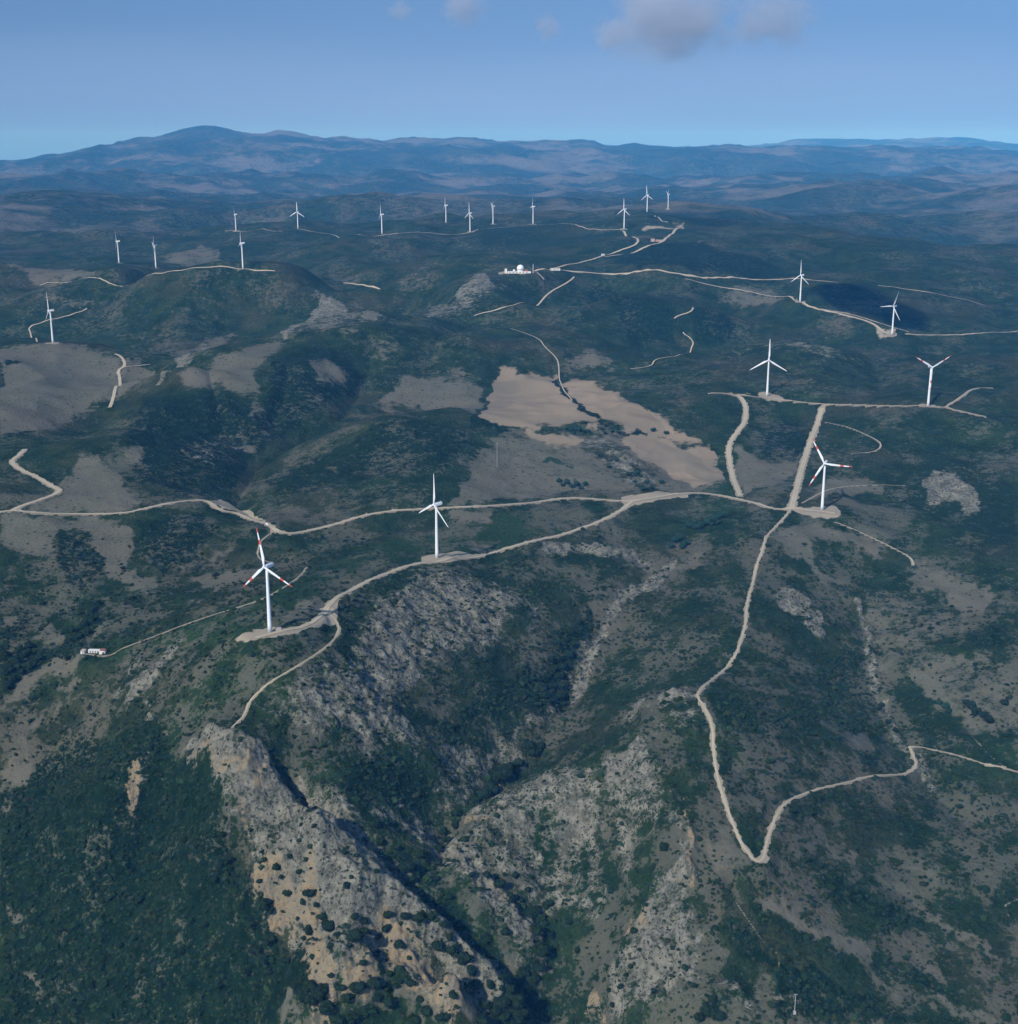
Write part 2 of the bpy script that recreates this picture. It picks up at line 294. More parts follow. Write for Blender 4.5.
T['bare'] = [
 (1,[(100,452),(110,467),(134,490),(140,502),(124,512),(83,513),(47,513),(20,508),(63,495),(66,480),(80,462)]),
 (1,[(0,515),(94,518),(117,523),(140,547),(127,567),(107,580),(100,553),(80,527),(60,528),(50,557),(33,562),(20,550),(0,540)]),
 (.9,[(117,560),(140,573),(160,587),(140,594),(113,580)]),(.95,[(193,579),(234,570),(260,569),(254,580),(213,592)]),(.8,[(177,562),(240,545),(233,556),(187,570)]),
 (.9,[(35,637),(49,625),(65,633),(65,644),(49,648)]),(.9,[(2,611),(18,613),(21,627),(2,631)]),(.9,[(102,566),(137,568),(157,585),(149,595),(118,578)]),(.9,[(102,597),(122,599),(110,611),(98,613)]),
 (1,[(3,705),(3,695),(25,676),(63,656),(82,652),(106,621),(112,623),(94,644),(84,660),(49,678),(27,695)]),(1,[(55,693),(75,676),(86,678),(71,688),(65,699)]),
 (1,[(49,723),(65,703),(92,692),(84,699),(65,713)]),(1,[(12,741),(39,713),(45,715),(31,737),(27,758),(19,758),(23,748)]),(1,[(3,763),(27,753),(33,767),(27,787),(3,790)]),(.9,[(3,800),(13,800),(13,813),(3,815)]),
 (1,[(0,344),(83,345),(124,357),(157,367),(140,385),(100,405),(70,420),(35,432),(0,436)]),
 (.95,[(177,380),(214,362),(274,340),(294,337),(284,347),(254,370),(260,387),(257,397),(187,387)]),
 (.95,[(368,407),(385,393),(395,384),(420,378),(455,374),(485,385),(480,407),(473,417),(417,410)]),
 (1,[(455,461),(473,462),(514,467),(554,477),(560,493),(527,500),(450,507),(457,490),(473,470)]),(.9,[(447,510),(493,510),(487,520),(450,524)]),
 (1,[(735,447),(761,457),(798,462),(795,477),(755,490),(743,497),(733,473)]),(1,[(825,477),(865,480),(892,487),(875,493),(838,497),(811,497)]),
 (.9,[(775,527),(825,523),(865,533),(892,547),(878,557),(858,547),(812,543),(818,567),(845,580),(825,587),(805,567),(785,553),(771,540)]),
 (1,[(914,564),(937,572),(968,580),(990,589),(988,611),(968,613),(964,634),(957,638),(960,618),(955,609),(941,595),(931,591),(910,581)]),
 (.66,[(898,661),(937,654),(961,650),(1018,669),(1018,736),(972,736),(957,726),(937,708),(908,685)]),(.55,[(869,599),(884,589),(937,599),(957,618),(937,642),(902,654),(884,697),(863,677),(865,628)]),
 (.95,[(847,736),(871,732),(873,751),(849,751)]),(.6,[(745,774),(772,784),(825,774),(818,787),(795,794),(775,800),(761,797)]),(.6,[(720,745),(745,770),(770,810),(755,815),(740,790)]),
 (.95,[(708,844),(728,864),(751,891),(791,904),(822,931),(852,934),(878,951),(872,968),(838,958),(818,938),(788,924),(765,907),(745,881),(711,864)]),(.85,[(711,824),(730,831),(758,871),(745,881),(715,850)]),
 (.9,[(878,874),(898,884),(918,904),(962,928),(985,938),(1012,968),(999,964),(962,941),(912,911),(892,891)]),(.8,[(818,837),(858,857),(855,867),(828,854)]),(.8,[(895,857),(945,877),(938,884),(905,871)]),
 (.8,[(918,958),(945,964),(955,991),(928,974)]),(.7,[(928,990),(985,1014),(1018,1024),(960,1024),(925,1005)]),(.8,[(872,970),(905,985),(900,1000),(870,985)]),
 (.9,[(7,907),(33,914),(23,927),(7,924)]),(.8,[(3,937),(30,941),(27,954)]),(.9,[(23,974),(33,974),(43,991),(37,996)]),(.95,[(284,991),(307,1014),(310,1024),(280,1024)]),(.7,[(3,857),(23,841),(27,851)]),
 (1,[(363,987),(415,978),(453,1002),(472,1009),(475,1024),(434,1024),(415,1002),(399,995),(382,1013),(349,1009)]),
 (.75,[(545,445),(585,440),(625,455),(660,480),(640,490),(590,480),(560,462)]),(.7,[(505,430),(545,447),(560,462),(600,475),(560,478),(515,462),(490,450)]),
 (.8,[(500,432),(560,432),(600,424),(640,436),(722,478),(732,491),(640,492),(560,494),(458,464)]),(.85,[(609,403),(625,403),(645,411),(680,426),(700,440),(680,441),(645,432),(622,418)]),
 (.8,[(304,360),(330,360),(351,375),(342,384),(319,384)]),(.8,[(248,401),(268,401),(266,419),(254,422)]),(.6,[(289,395),(307,387),(336,395),(319,407)]),(.6,[(366,336),(395,333),(404,354),(383,363)]),
 (.7,[(232,435),(245,432),(252,448),(240,452)]),(.9,[(120,452),(150,448),(145,460),(125,462)]),(.7,[(320,466),(342,463),(335,470)]),
 (.5,[(400,273),(423,268),(450,280),(437,293),(400,297)]),(.55,[(363,347),(407,337),(390,360),(370,363)]),(.6,[(340,310),(373,313),(360,337),(340,340)]),(.8,[(564,360),(594,347),(617,367),(570,370)]),
 (.75,[(0,265),(50,265),(100,270),(167,273),(117,280),(33,283)]),(.7,[(17,295),(83,297),(110,300),(94,310),(50,304)]),(.5,[(160,310),(214,297),(234,300),(174,314)]),(.85,[(167,354),(207,337),(237,334),(174,357)]),
 (.65,[(160,260),(200,243),(220,250),(214,267),(187,267)]),(.55,[(23,220),(100,223),(160,237),(83,243)]),(.5,[(357,200),(474,197),(527,210),(440,220),(373,213)]),
 (.8,[(711,290),(768,288),(791,297),(778,302),(718,297)]),(.45,[(862,253),(928,267),(892,260)]),(.6,[(751,240),(808,242),(805,247),(755,246)]),(.6,[(697,240),(705,239),(708,244),(697,245)]),(.45,[(945,277),(1012,290),(1018,310)]),
 (.5,[(735,343),(760,340),(750,356),(730,352)]),(.85,[(286,615),(298,600),(325,600),(318,611),(302,620),(288,628)]),(.6,[(440,548),(480,540),(500,545),(480,551)]),(.6,[(855,500),(900,505),(880,512)]),(.55,[(180,640),(215,630),(205,650),(170,668)])]
T['rock'] = [
 (.88,[(258,703),(290,685),(345,655),(365,610),(390,585),(417,570),(474,574),(530,594),(542,617),(505,622),(500,660),(440,665),(400,700),(430,750),(380,757),(340,745),(300,735)]),
 (.82,[(540,547),(594,544),(640,557),(660,570),(627,567),(574,560)]),(.75,[(554,584),(587,584),(614,610),(624,617),(594,607)]),(.75,[(340,735),(400,735),(500,725),(560,700),(575,712),(520,735),(540,745),(500,790),(455,830),(430,800),(440,775),(430,750)]),
 (.85,[(578,655),(591,640),(606,640),(593,660),(586,701),(565,704),(568,665)]),(.8,[(620,600),(665,562),(672,575),(640,600)]),
 (.95,[(184,751),(200,732),(229,728),(249,749),(274,771),(300,790),(340,790),(360,815),(385,850),(420,885),(450,930),(500,960),(520,985),(500,1010),(478,1010),(440,975),(400,955),(380,975),(340,985),(310,975),(285,940),(265,905),(250,860),(230,830),(218,800),(205,775)]),
 (1,[(164,732),(150,754),(127,797),(124,784),(140,764)]),(.85,[(180,647),(143,683),(157,723),(133,707),(110,700),(133,663)]),(.45,[(167,697),(217,675),(225,700),(200,713)]),(.4,[(75,715),(110,700),(125,740),(95,750)]),
 (.85,[(606,763),(619,745),(644,742),(662,760),(660,783),(680,803),(700,830),(665,830),(619,814),(609,798)]),(.85,[(345,803),(400,806),(440,820),(437,845),(400,832),(362,820)]),(.8,[(605,800),(631,800),(640,842),(638,871),(624,890),(614,842)]),
 (.85,[(668,800),(683,809),(694,857),(687,885),(692,925),(711,941),(701,965),(739,977),(753,1024),(588,1024),(607,979),(631,923),(650,892),(673,871),(680,847)]),
 (.85,[(624,719),(642,699),(660,696),(652,714)]),(.75,[(652,734),(700,724),(700,690),(672,712)]),(.68,[(530,770),(600,760),(608,800),(612,880),(600,930),(560,920),(520,900),(480,870),(450,860),(470,800)]),
 (.75,[(440,835),(500,890),(560,960),(545,985),(500,930),(450,880)]),(.95,[(928,483),(955,483),(965,493),(985,507),(972,513),(952,500)]),(.95,[(778,594),(795,594),(825,624),(818,630),(788,614)]),(.6,[(720,625),(742,650),(735,665),(700,660)]),
 (.75,[(283,334),(319,313),(336,311),(377,314),(395,322),(325,339)]),(.5,[(372,486),(395,481),(430,478),(430,498),(375,500)]),(.5,[(395,434),(412,436),(410,448),(393,445)]),(.75,[(160,378),(195,351),(212,348),(177,375)]),
 (.8,[(460,293),(487,280),(514,280),(490,300),(413,317),(430,305)]),(.6,[(540,303),(574,313),(607,327),(604,334),(574,320)]),(.6,[(731,344),(825,337),(865,364),(818,367),(738,357)]),(.6,[(878,347),(978,370),(965,380),(912,367)]),
 (.8,[(585,440),(600,432),(625,452),(655,480),(660,488),(640,492),(610,468)]),(.5,[(455,330),(475,325),(480,345),(460,350)]),(.6,[(630,470),(650,470),(668,484),(650,490)]),(.6,[(375,700),(430,690),(420,730),(380,720)]),
 (.8,[(765,990),(790,985),(800,1010),(775,1005)]),(.6,[(745,955),(770,950),(772,968),(750,968)]),(.5,[(100,585),(140,600),(120,612)]),(.5,[(180,590),(235,600),(215,612),(180,604)]),(.55,[(180,440),(220,428),(240,440),(210,470),(180,465)])]
T['field'] = [
 (1,[(480,421),(490,395),(500,368),(527,372),(557,377),(560,390),(578,395),(575,403),(556,407),(580,414),(574,424),(540,424),(527,431),(500,428)]),(.9,[(572,398),(590,398),(592,408),(603,418),(602,430),(575,424),(570,410)]),(.9,[(515,428),(540,431),(561,433),(584,437),(584,441),(562,449),(545,445),(525,436)]),
 (1,[(552,392),(594,396),(584,418),(548,416)]),(1,[(628,432),(646,433),(664,439),(685,446),(712,447),(720,460),(722,475),(712,485),(690,488),(664,471),(645,462),(629,451),(622,440)]),(.85,[(556,384),(578,374),(600,386),(640,406),(690,433),(712,447),(660,440),(630,433),(600,416),(570,405)]),(.9,[(596,405),(606,407),(617,416),(646,431),(628,429),(617,425),(595,414)])]
T['lush'] = [
 (1,[(540,455),(562,459),(588,469),(598,473),(581,473),(540,465)]),(1,[(698,490),(728,480),(740,497),(710,495)]),(1,[(688,500),(745,504),(728,512),(698,514)]),
 (.75,[(100,655),(180,628),(267,592),(310,568),(400,535),(540,510),(618,503),(580,525),(520,542),(440,558),(380,570),(330,600),(290,622),(240,636),(160,655),(110,668)]),
 (.6,[(560,400),(574,405),(570,412),(556,409)]),(.6,[(690,460),(705,458),(710,470),(695,470)]),(.6,[(985,738),(1018,742),(1018,765),(1000,760)])]
T['forest'] = [
 (.8,[(0,835),(60,790),(160,735),(190,765),(215,790),(225,840),(260,880),(285,950),(330,985),(345,1024),(0,1024)]),(.9,[(0,800),(60,740),(150,720),(160,735),(60,790),(0,835)]),(.9,[(0,640),(12,622),(20,608),(24,610),(20,640),(10,650),(40,650),(66,640),(80,630),(70,655),(30,670),(2,690)]),
 (1,[(548,690),(560,640),(590,608),(588,640),(570,665),(566,702),(550,706)]),(.85,[(474,703),(540,660),(574,640),(570,707),(554,710),(520,707),(474,730),(437,730)]),(.75,[(340,774),(380,757),(423,774),(437,807),(390,804),(340,797)]),
 (1,[(600,256),(640,250),(680,241),(720,250),(780,268),(810,278),(728,275),(640,272)]),(1,[(660,208),(690,206),(730,214),(760,224),(680,222)]),
 (.8,[(594,284),(640,290),(671,307),(680,347),(627,340),(620,320),(587,293)]),(.8,[(685,314),(711,307),(735,324),(738,344),(698,340)]),(.5,[(480,228),(530,226),(620,234),(610,248),(480,250)]),
 (.25,[(740,225),(880,248),(960,265),(1018,295),(1018,330),(900,285),(780,268),(700,240)]),(.7,[(795,465),(760,450),(770,425),(800,415),(815,440)]),(.5,[(880,500),(960,530),(1018,560),(1018,480),(930,440)]),
 (.8,[(560,480),(590,484),(588,490),(565,489)]),(.75,[(722,935),(745,925),(765,950),(800,965),(830,975),(880,1000),(920,1024),(780,1024),(770,975),(740,960)]),(.65,[(735,880),(770,905),(830,950),(800,950),(760,925)]),
 (.8,[(800,850),(840,880),(900,905),(930,925),(880,930),(830,890)]),(.7,[(870,955),(920,970),(960,1000),(920,990)]),(.5,[(820,655),(860,650),(865,700),(890,730),(850,725),(815,700)]),(.45,[(720,690),(800,695),(830,720),(760,735),(720,720)]),
 (.7,[(140,395),(190,392),(262,398),(290,348),(345,345),(370,380),(340,405),(300,430),(255,455),(235,490),(190,500),(140,480),(120,440)]),
 (.8,[(60,530),(100,527),(105,570),(70,590),(55,560)]),(.8,[(130,520),(200,515),(220,530),(190,560),(160,575),(140,545)]),(.8,[(150,405),(200,395),(240,410),(215,430),(160,440)]),(.6,[(250,480),(330,450),(420,420),(470,430),(480,445),(440,470),(340,490),(280,500)]),
 (.8,[(300,345),(340,350),(330,360),(280,380),(270,365)]),(1,[(0,384),(30,386),(40,393),(30,398),(0,400)]),(1,[(0,360),(22,359),(32,366),(20,372),(0,374)]),(1,[(38,368),(60,364),(72,370),(55,374)]),(1,[(52,412),(75,405),(88,398),(80,412),(58,424)]),(1,[(0,420),(25,424),(30,436),(0,440)]),(1,[(75,366),(95,368),(88,374),(70,373)]),(.5,[(905,700),(930,690),(960,760),(920,755)]),(.6,[(915,612),(945,618),(938,640),(905,640)]),(.7,[(965,632),(1000,628),(1018,645),(985,655)])]
for cls in ('bare', 'rock', 'field', 'lush', 'forest'):
    sf = {'bare': 11, 'rock': 26, 'field': 7, 'lush': 8, 'forest': 9}[cls]
    for amt, pts in T[cls]: poly(cls, amt, pts, sf if pts[0][1] > 330 else sf * 0.6, 0.8 if cls == 'field' else (1.0 if pts[0][1] > 400 else 0.6))
for wd, pts in [(7,[(234,795),(242,825),(252,850)]),(15,[(258,871),(272,890),(290,910)]),(26,[(308,925),(316,950),(325,982)]),(14,[(345,978),(373,970)]),(24,[(385,950),(417,968),(452,992)]),(9,[(468,822),(488,822)]),
                (7,[(684,815),(692,850),(690,880)]),(8,[(648,905),(640,925)]),(6,[(632,925),(625,940)]),(6,[(590,1005),(600,1024)]),(8,[(130,792),(138,770)]),(6,[(190,762),(230,765),(262,782)])]:
    stroke('ochre', .8, wd, pts, 12)
for amt, pts in [(1,[(233,640),(245,632),(262,628),(284,628),(300,627),(318,616),(328,606),(338,606),(330,620),(318,630),(300,634),(275,640),(248,645)]),(1,[(419,558),(430,555),(470,553),(490,552),(480,558),(450,563),(425,565)]),
                 (1,[(786,507),(800,505),(822,505),(835,507),(842,517),(828,519),(800,514)]),(1,[(757,393),(770,393),(790,399),(780,401),(760,399)]),(1,[(918,403),(940,403),(945,408),(920,408)]),(1,[(875,331),(892,333),(895,337),(878,336)]),
                 (1,[(788,298),(798,298),(806,302),(800,305)]),(1,[(620,498),(660,492),(690,492),(690,497),(650,501),(627,507)]),(1,[(752,862),(762,852),(772,864),(766,871)]),(1,[(641,228),(655,224),(685,223),(684,226),(660,229),(645,230)]),
                 (.8,[(711,393),(730,392),(760,395),(740,396)]),(.9,[(208,500),(222,508),(240,513),(255,520),(270,528),(262,518),(240,508),(220,499)]),(.8,[(322,604),(340,600),(336,625),(322,628)]),(1,[(498,273),(537,272),(537,275),(500,276)])]:
    poly('dirt', amt, pts, 3, 0.5)
for wd, pts in [(2.2,[(484,404),(505,392),(532,377)]),(5,[(470,420),(500,428),(520,440)]),(4,[(640,482),(610,455),(600,436)]),(7,[(556,382),(560,393),(574,402),(586,410),(600,418)]),(4,[(600,431),(625,432),(650,433)]),(3,[(712,448),(716,458),(722,474)])]: stroke('forest', .95, wd, pts, 5)
COV['field'] *= 1 - .9 * sstep(.6, .95, COV['forest'])
for wd, pts in [(15,[(932,488),(955,490),(974,502)]),(17,[(783,597),(803,607),(818,624)]),(12,[(172,653),(148,678),(130,695)]),(10,[(632,714),(652,700)]),(14,[(192,752),(236,748),(272,776)]),(13,[(610,768),(640,750)]),(10,[(660,700),(690,692)]),(9,[(286,334),(318,314),(338,311),(372,316)]),(7,[(460,292),(488,282)]),(8,[(165,378),(205,350)])]: stroke('rock', 1.1, wd, pts, 7)
stroke('rock', 1, 9, [(672,568),(640,592),(612,612),(598,640),(588,668),(572,702)], 8); stroke('bare', .9, 7, [(700,560),(668,575)], 6); stroke('rock', .9, 8, [(860,600),(868,640),(876,690),(893,735),(930,785)], 8); stroke('rock', .9, 10, [(640,560),(600,550),(545,548)], 8)
stroke('forest', .9, 5, [(380,838),(415,872),(450,912),(500,955)], 4); poly('rock', .95, [(395,828),(440,862),(480,905),(530,955),(548,950),(525,905),(492,865),(455,840),(420,822)], 12); stroke('forest', 1, 12, [(490,1005),(530,985),(545,940)], 6)
FULL = (COV['forest'] > 0) & (COV['bare'] > .9) & (VV > -230) & (UU < -380)
COV['thin'] = (0.5 + 0.9 * perlin(UU / 55, ny_ / 55, 51) + 0.5 * perlin(UU / 20, ny_ / 20, 52)).astype(np.float32)
COV['thin'] = np.clip(COV['thin'], 0, 1) * (1 - 0.45 * COV['forest']) * (1 - .45 * sstep(1500, 2600, RG)) * (.86 + .2 * (1 - sstep(1250, 1700, RG)) * (UU > 60)) * (1 - .5 * COV['forest'] * (1 - sstep(1100, 1500, RG)))
COV['bare'] *= (1 - .8 * sstep(.78, .95, COV['lush'])); COV['bare'] *= (1 - 0.75 * COV['rock']) * (1 - .9 * sstep(.70, 1, COV['forest'] * FULL)); COV['rock'] *= 1 - COV['dirt']
bottom_ = sstep(-420, -520, VV)
# rocky ground is rough ground
rough_ = np.clip(COV['rock'] + COV['ochre'], 0, 1)
Z += rough_ * (relief(38, 6.0, 0, -1, 61, True) + relief(64, 8, 0, -1, 65, True) * (1 - sstep(1020, 1120, RG)) + relief(16, 3.6, 0, -1, 62, True) + relief(7.5, 2.2, 0, -1, 63, True) + relief(3.6, 1.0, 0, -1, 64))

# ---------------------------------------------------------------- roads and tracks (picture points on the ground), width in metres
ROADS = [
 ('gravel_road',7.5,[(-30,513),(2,512),(20,511),(47,514),(83,514),(124,514),(144,509),(167,504),(190,500),(207,501),(220,510),(240,515),(264,522),(274,529),(287,535),(307,532),(340,523.6),(360,516),(390,511),(440,509),(484,507.6),(520,504),(554,499),(574,498),(607,500),(630,502),(657,497),(680,494),(705,494),(731,498),(758,504),(775,510),(795,509),(815,511),(835,515)]),
 ('gravel_road',6.5,[(632,502),(624,508.6),(604,520),(580,528.6),(547,538.6),(520,544),(494,552),(474,558.6),(440,562),(420,563),(390,572),(363,583),(344,593),(330,604),(323,614),(312,624),(298,629),(283,631),(267,634),(255,639)]),
 ('dirt_track',2.4,[(330,614),(337,623),(340,632),(330,646),(309,660),(288,671),(272,679),(262,688),(249,703),(245,718),(232,727)]),
 ('gravel_road',8,[(25,450),(20,455),(10,462),(20,470),(37,477),(53,487),(63,492),(40,499.6),(22,505),(10,512)]),
 ('gravel_road',7,[(115,354),(120,355),(125,362),(124,367),(117,371),(121,380),(115,392),(110,410)]),('dirt_track',4,[(124,367),(137,366),(150,365)]),
 ('gravel_road',9,[(822,408),(815,430),(807,452),(800,473.5),(795.6,493.6),(791.6,508.6)]),
 ('gravel_road',8,[(711,393),(738,394),(746,405),(746,422),(733,438),(728,447),(730,463.5),(733,480),(740,496)]),
 ('gravel_road',6,[(738,394),(755,397),(767,398),(788,401),(822,405),(865,405.5),(905,406),(928.5,407.5),(945,407),(958.6,411),(985,417)]),('dirt_track',5,[(945,407),(962,397),(972,389),(992,388)]),
 ('dirt_track',3.6,[(790,511),(786.6,515),(766.5,535),(763,550),(755,570),(753,584),(746.5,604),(746.5,620.5),(740,644),(735,657),(721,673),(701,688),(696,695),(705,707),(713,727),(713,750),(718,780),(725,804),(738,837),(745,849),(758,866)]),
 ('dirt_track',3.4,[(758,866),(764,862),(765,850),(768,837),(776.5,814),(788,800),(811.6,791),(845,783.6),(865,777),(892,776),(908.5,773.6),(917,767),(913.5,755),(909,748.5)]),
 ('dirt_track',2.2,[(909,748.5),(920,746),(932,750),(962,757),(995,768.6),(1018,773.6),(1050,777)]),
 ('dirt_track',2.4,[(86,657),(95,657.5),(103.5,657),(127,647),(157,635.5),(187,624),(234,609),(267,597),(290.6,584),(302,574),(307,567)]),('dirt_track',1.6,[(307,567),(292,565),(274,564.5)]),('dirt_track',1.8,[(272,531),(266,536),(260.5,541),(257,554),(260,562),(274,564.5)]),
 ('dirt_track',4,[(40,286),(53,280),(100,278.5),(150,275),(187,270),(247,270),(275,272)]),('dirt_track',3.5,[(37,342),(32,335),(27,327),(45,321),(67,317),(80,312),(87,308.6)]),
 ('dirt_track',5,[(225,231.5),(234,231.5),(260.5,229.5),(300.6,230),(334,234),(360,236.5),(383.5,235.5),(440,234),(473.6,233),(507,227.5),(534,225)]),('dirt_track',4,[(534,225),(574,226.5),(604,230),(624,231)]),
 ('gravel_road',7,[(534,270),(560.5,270),(607,272.5),(680,278.5),(728,276.5),(778,278),(838,283)]),('dirt_track',5,[(685,278.5),(711,286),(745,290),(770,296),(798,303)]),
 ('gravel_road',6,[(798,304),(825,311),(855,318),(872,323),(882,332),(892,336)]),('dirt_track',4,[(820,309),(865,318),(908.5,333)]),('dirt_track',5,[(905,334),(918.5,335.5),(945,335.5),(972,335),(1018,331),(1050,328)]),
 ('dirt_track',5,[(878,286),(912,291),(940,295),(962,299),(992,307)]),
 ('gravel_road',6,[(554,269),(580,263),(600.5,257),(617,251),(640.6,244.5),(634,237.5),(624,231)]),('gravel_road',7,[(604,258),(622,254),(640.6,249),(655,244),(667,238),(677,229)]),('dirt_track',5,[(655,216),(658,221),(668,223)]),
 ('dirt_track',5,[(537,275),(539,280),(544,283.5)]),('dirt_track',4.5,[(574,277),(568,283),(557,288.5),(540.6,300),(517,306),(490.5,312),(474,317)]),('dirt_track',3.5,[(510.5,328.6),(527,334),(540.6,340),(544,347),(557,357),(559,367),(559,380),(563,392),(572,401)]),
 ('dirt_track',6,[(343.6,283),(356,284.5),(370,286.5),(383,288),(395,289)]),('dirt_track',4,[(693,307),(692,312),(678,316),(674,320)]),('dirt_track',4.5,[(683,331),(690,337),(694,344),(690,351),(680,356),(665,357),(654,360),(652,366),(640,369),(630.6,370)]),
 ('dirt_track',2.8,[(825,423.5),(851.6,428.5),(872,437),(883,445),(875,452),(851,455)]),('dirt_track',2.6,[(835,521),(850,528),(865,535),(895,549),(912,558.6),(913,567)]),('dirt_track',2.2,[(801.6,504),(815,496),(828,489),(865,484.5),(905,486)]),
 ('dirt_track',1.6,[(684,490.5),(700,486),(725,479)]),('dirt_track',1.4,[(1005,904),(1010,920),(1018,932.6)]),('dirt_track',1.4,[(1005,904),(1018,898)]),('dirt_track',1.2,[(731.5,887.5),(737,903),(748,921),(765,944),(780,956),(778,972.6)]),
 ('dirt_track',0.9,[(683,795),(698,817),(708,838.6)]),('dirt_track',1.3,[(972,735),(985,750),(1000,765),(1018,774)]),('dirt_track',1.6,[(519,454),(513,462),(527,474),(524,482),(532,489)])]
def smooth_line(P, step):
    P = np.array(P, float)
    for _ in range(2):
        Q = [P[0]]
        for a, b in zip(P[:-1], P[1:]): Q += [a * .75 + b * .25, a * .25 + b * .75]
        P = np.array(Q + [P[-1]])
    s = np.r_[0, np.cumsum(np.hypot(*np.diff(P, axis=0).T))]; n = max(4, int(s[-1] / step))
    t = np.linspace(0, s[-1], n); return np.c_[np.interp(t, s, P[:, 0]), np.interp(t, s, P[:, 1])]
road_lines = []
for nm, wd, px in ROADS:
    P = [tuple(at(*p)[:2]) for p in px]; rr = np.median([math.hypot(*p) for p in P])
    L = smooth_line(P, max(3.0, rr * 0.0022)); road_lines.append((nm, wd, L, rr))
for nm, wd, L, rr in road_lines:                       # bench the roads into the slopes
    zc = zat(L[:, 0], L[:, 1]); k = 9; pad = np.pad(zc, k, mode='edge'); zc = np.convolve(pad, np.ones(2 * k + 1) / (2 * k + 1), 'valid')
    hw = wd / 2 + 1.5 + (1.0 if wd < 1.7 else 0); sl, D, S = poly_field(L, hw + 14); zz = np.interp(S, np.arange(len(zc)), zc)
    Z[sl] += (zz - Z[sl]) * (1 - sstep(hw, hw + 10, D)) * (0.9 if rr < 3000 else 0.6)
    j = (perlin(X[sl] / 9, Y[sl] / 9, 71) + 0.6 * perlin(X[sl] / 3.5, Y[sl] / 3.5, 72)) * wd * (0.55 if rr < 1900 else .3)
    amt = (1.0 if nm == 'gravel_road' else .8) * (1 if rr < 2500 else .55)
    if wd < 1.7: put('dirt', sl, 1 - sstep(wd * .3, wd * .5 + .9, D + j), .6)
    else: put('dirt', sl, 1 - sstep(wd * 0.45, wd * 0.8 + (1.2 if wd > 1.7 else 2.2), D + j), amt)
for k in ('rock', 'forest', 'field', 'bare', 'lush', 'thin'): COV[k] *= 1 - 0.85 * COV['dirt']
def flatten(p, r):
    sl = grid_window(np.array([p.x]), np.array([p.y]), r * 2.5); d = np.hypot(X[sl] - p.x, Y[sl] - p.y)
    Z[sl] += (p.z - Z[sl]) * (1 - sstep(r, r * 2.2, d))
# ---------------------------------------------------------------- where the turbines and buildings stand (levels their ground first)
TURB = [  # base pixel, yaw, first blade angle, striped, label
 (270,632,-35,-11,1,'nearest wind turbine with red striped blades on a wide gravel pad at the road end'),
 (437,558,-55,2,0,'plain white wind turbine on the ridge road with its nacelle seen side on'),
 (822,510,-28,-30,1,'red striped wind turbine beside the road junction at the top of the dirt track'),
 (767,396,-10,0,0,'plain white wind turbine with rotor face on above the right hand fields'),
 (928,406,14,60,1,'red striped wind turbine with two blades raised at the end of the straight ridge road'),
 (892,335,-58,22,0,'white wind turbine at the bend of a pale road under the cloud shadow'),
 (800,302,-62,0,0,'white wind turbine on a small pale pad left of the cloud shadow'),
 (53,343,-60,-4,0,'white wind turbine on the bare rounded hill at the left edge'),
 (119,263,-80,10,0,'distant white wind turbine, first of two beside the pale grass left of the hill road'),
 (156,268,-70,40,0,'distant white wind turbine, second of two at the start of the hill road'),
 (243,269,-72,15,0,'distant white wind turbine at the right end of the left hill road'),
 (236,231,-80,30,0,'distant white wind turbine at the left end of the far ridge road'),
 (298,229,-22,0,0,'distant white wind turbine with rotor spread face on along the far ridge road'),
 (382,234,-75,0,0,'distant white wind turbine standing alone in the dip of the far ridge road'),
 (446,223,-78,5,0,'small distant white wind turbine behind the far ridge road'),
 (470,232,-60,0,0,'distant white wind turbine on the far ridge road, taller in view than its neighbours'),
 (493,224,-80,55,0,'small distant white wind turbine just behind the far ridge crest'),
 (533,224,-80,20,0,'distant white wind turbine on a pale pad above the dark green slope'),
 (624,229,-55,0,0,'distant white wind turbine at the top of the winding quarry road'),
 (647,212,-50,-5,0,'far white wind turbine above the pale quarry ground'),
 (668,209,-85,50,0,'farthest white wind turbine at the edge of the dark wooded hill')]
tpos = []
for t in TURB:
    p = at(t[0], t[1]); flatten(p, 13 if p.length < 2200 else 16)
    sl = grid_window(np.array([p.x]), np.array([p.y]), 40); d = np.hypot(X[sl] - p.x, Y[sl] - p.y) + perlin(X[sl] / 12, Y[sl] / 12, 81) * 5
    put('dirt', sl, 1 - sstep(11, 18, d), 1.0 if t[1] > 280 else 0.7); tpos.append(p)
HOUSE = at(97, 653); flatten(HOUSE, 13); SHED = at(83.2, 653.5); flatten(SHED, 4)
RADOME = at(520.4, 273); flatten(RADOME, 40); ANNEX = at(555, 270.5); flatten(ANNEX, 14)
QUARRY = at(654, 241.5); flatten(QUARRY, 20)

# ---------------------------------------------------------------- ground mesh
me = bpy.data.meshes.new('terrain')
nv = NR * NC; me.vertices.add(nv)
me.vertices.foreach_set('co', np.stack([X, Y, Z], -1).reshape(-1).astype(np.float32))
ii = (np.arange(NR - 1)[:, None] * NC + np.arange(NC - 1)[None]).reshape(-1)
quads = np.stack([ii, ii + 1, ii + NC + 1, ii + NC], -1).astype(np.int32); nf = len(quads)
me.loops.add(nf * 4); me.loops.foreach_set('vertex_index', quads.reshape(-1))
me.polygons.add(nf); me.polygons.foreach_set('loop_start', np.arange(0, nf * 4, 4, dtype=np.int32)); me.polygons.foreach_set('use_smooth', np.ones(nf, bool))
me.update()
def color_attr(me, name, chans):
    a = me.attributes.new(name, 'FLOAT_COLOR', 'POINT'); a.data.foreach_set('color', np.stack(chans, -1).reshape(-1).astype(np.float32))
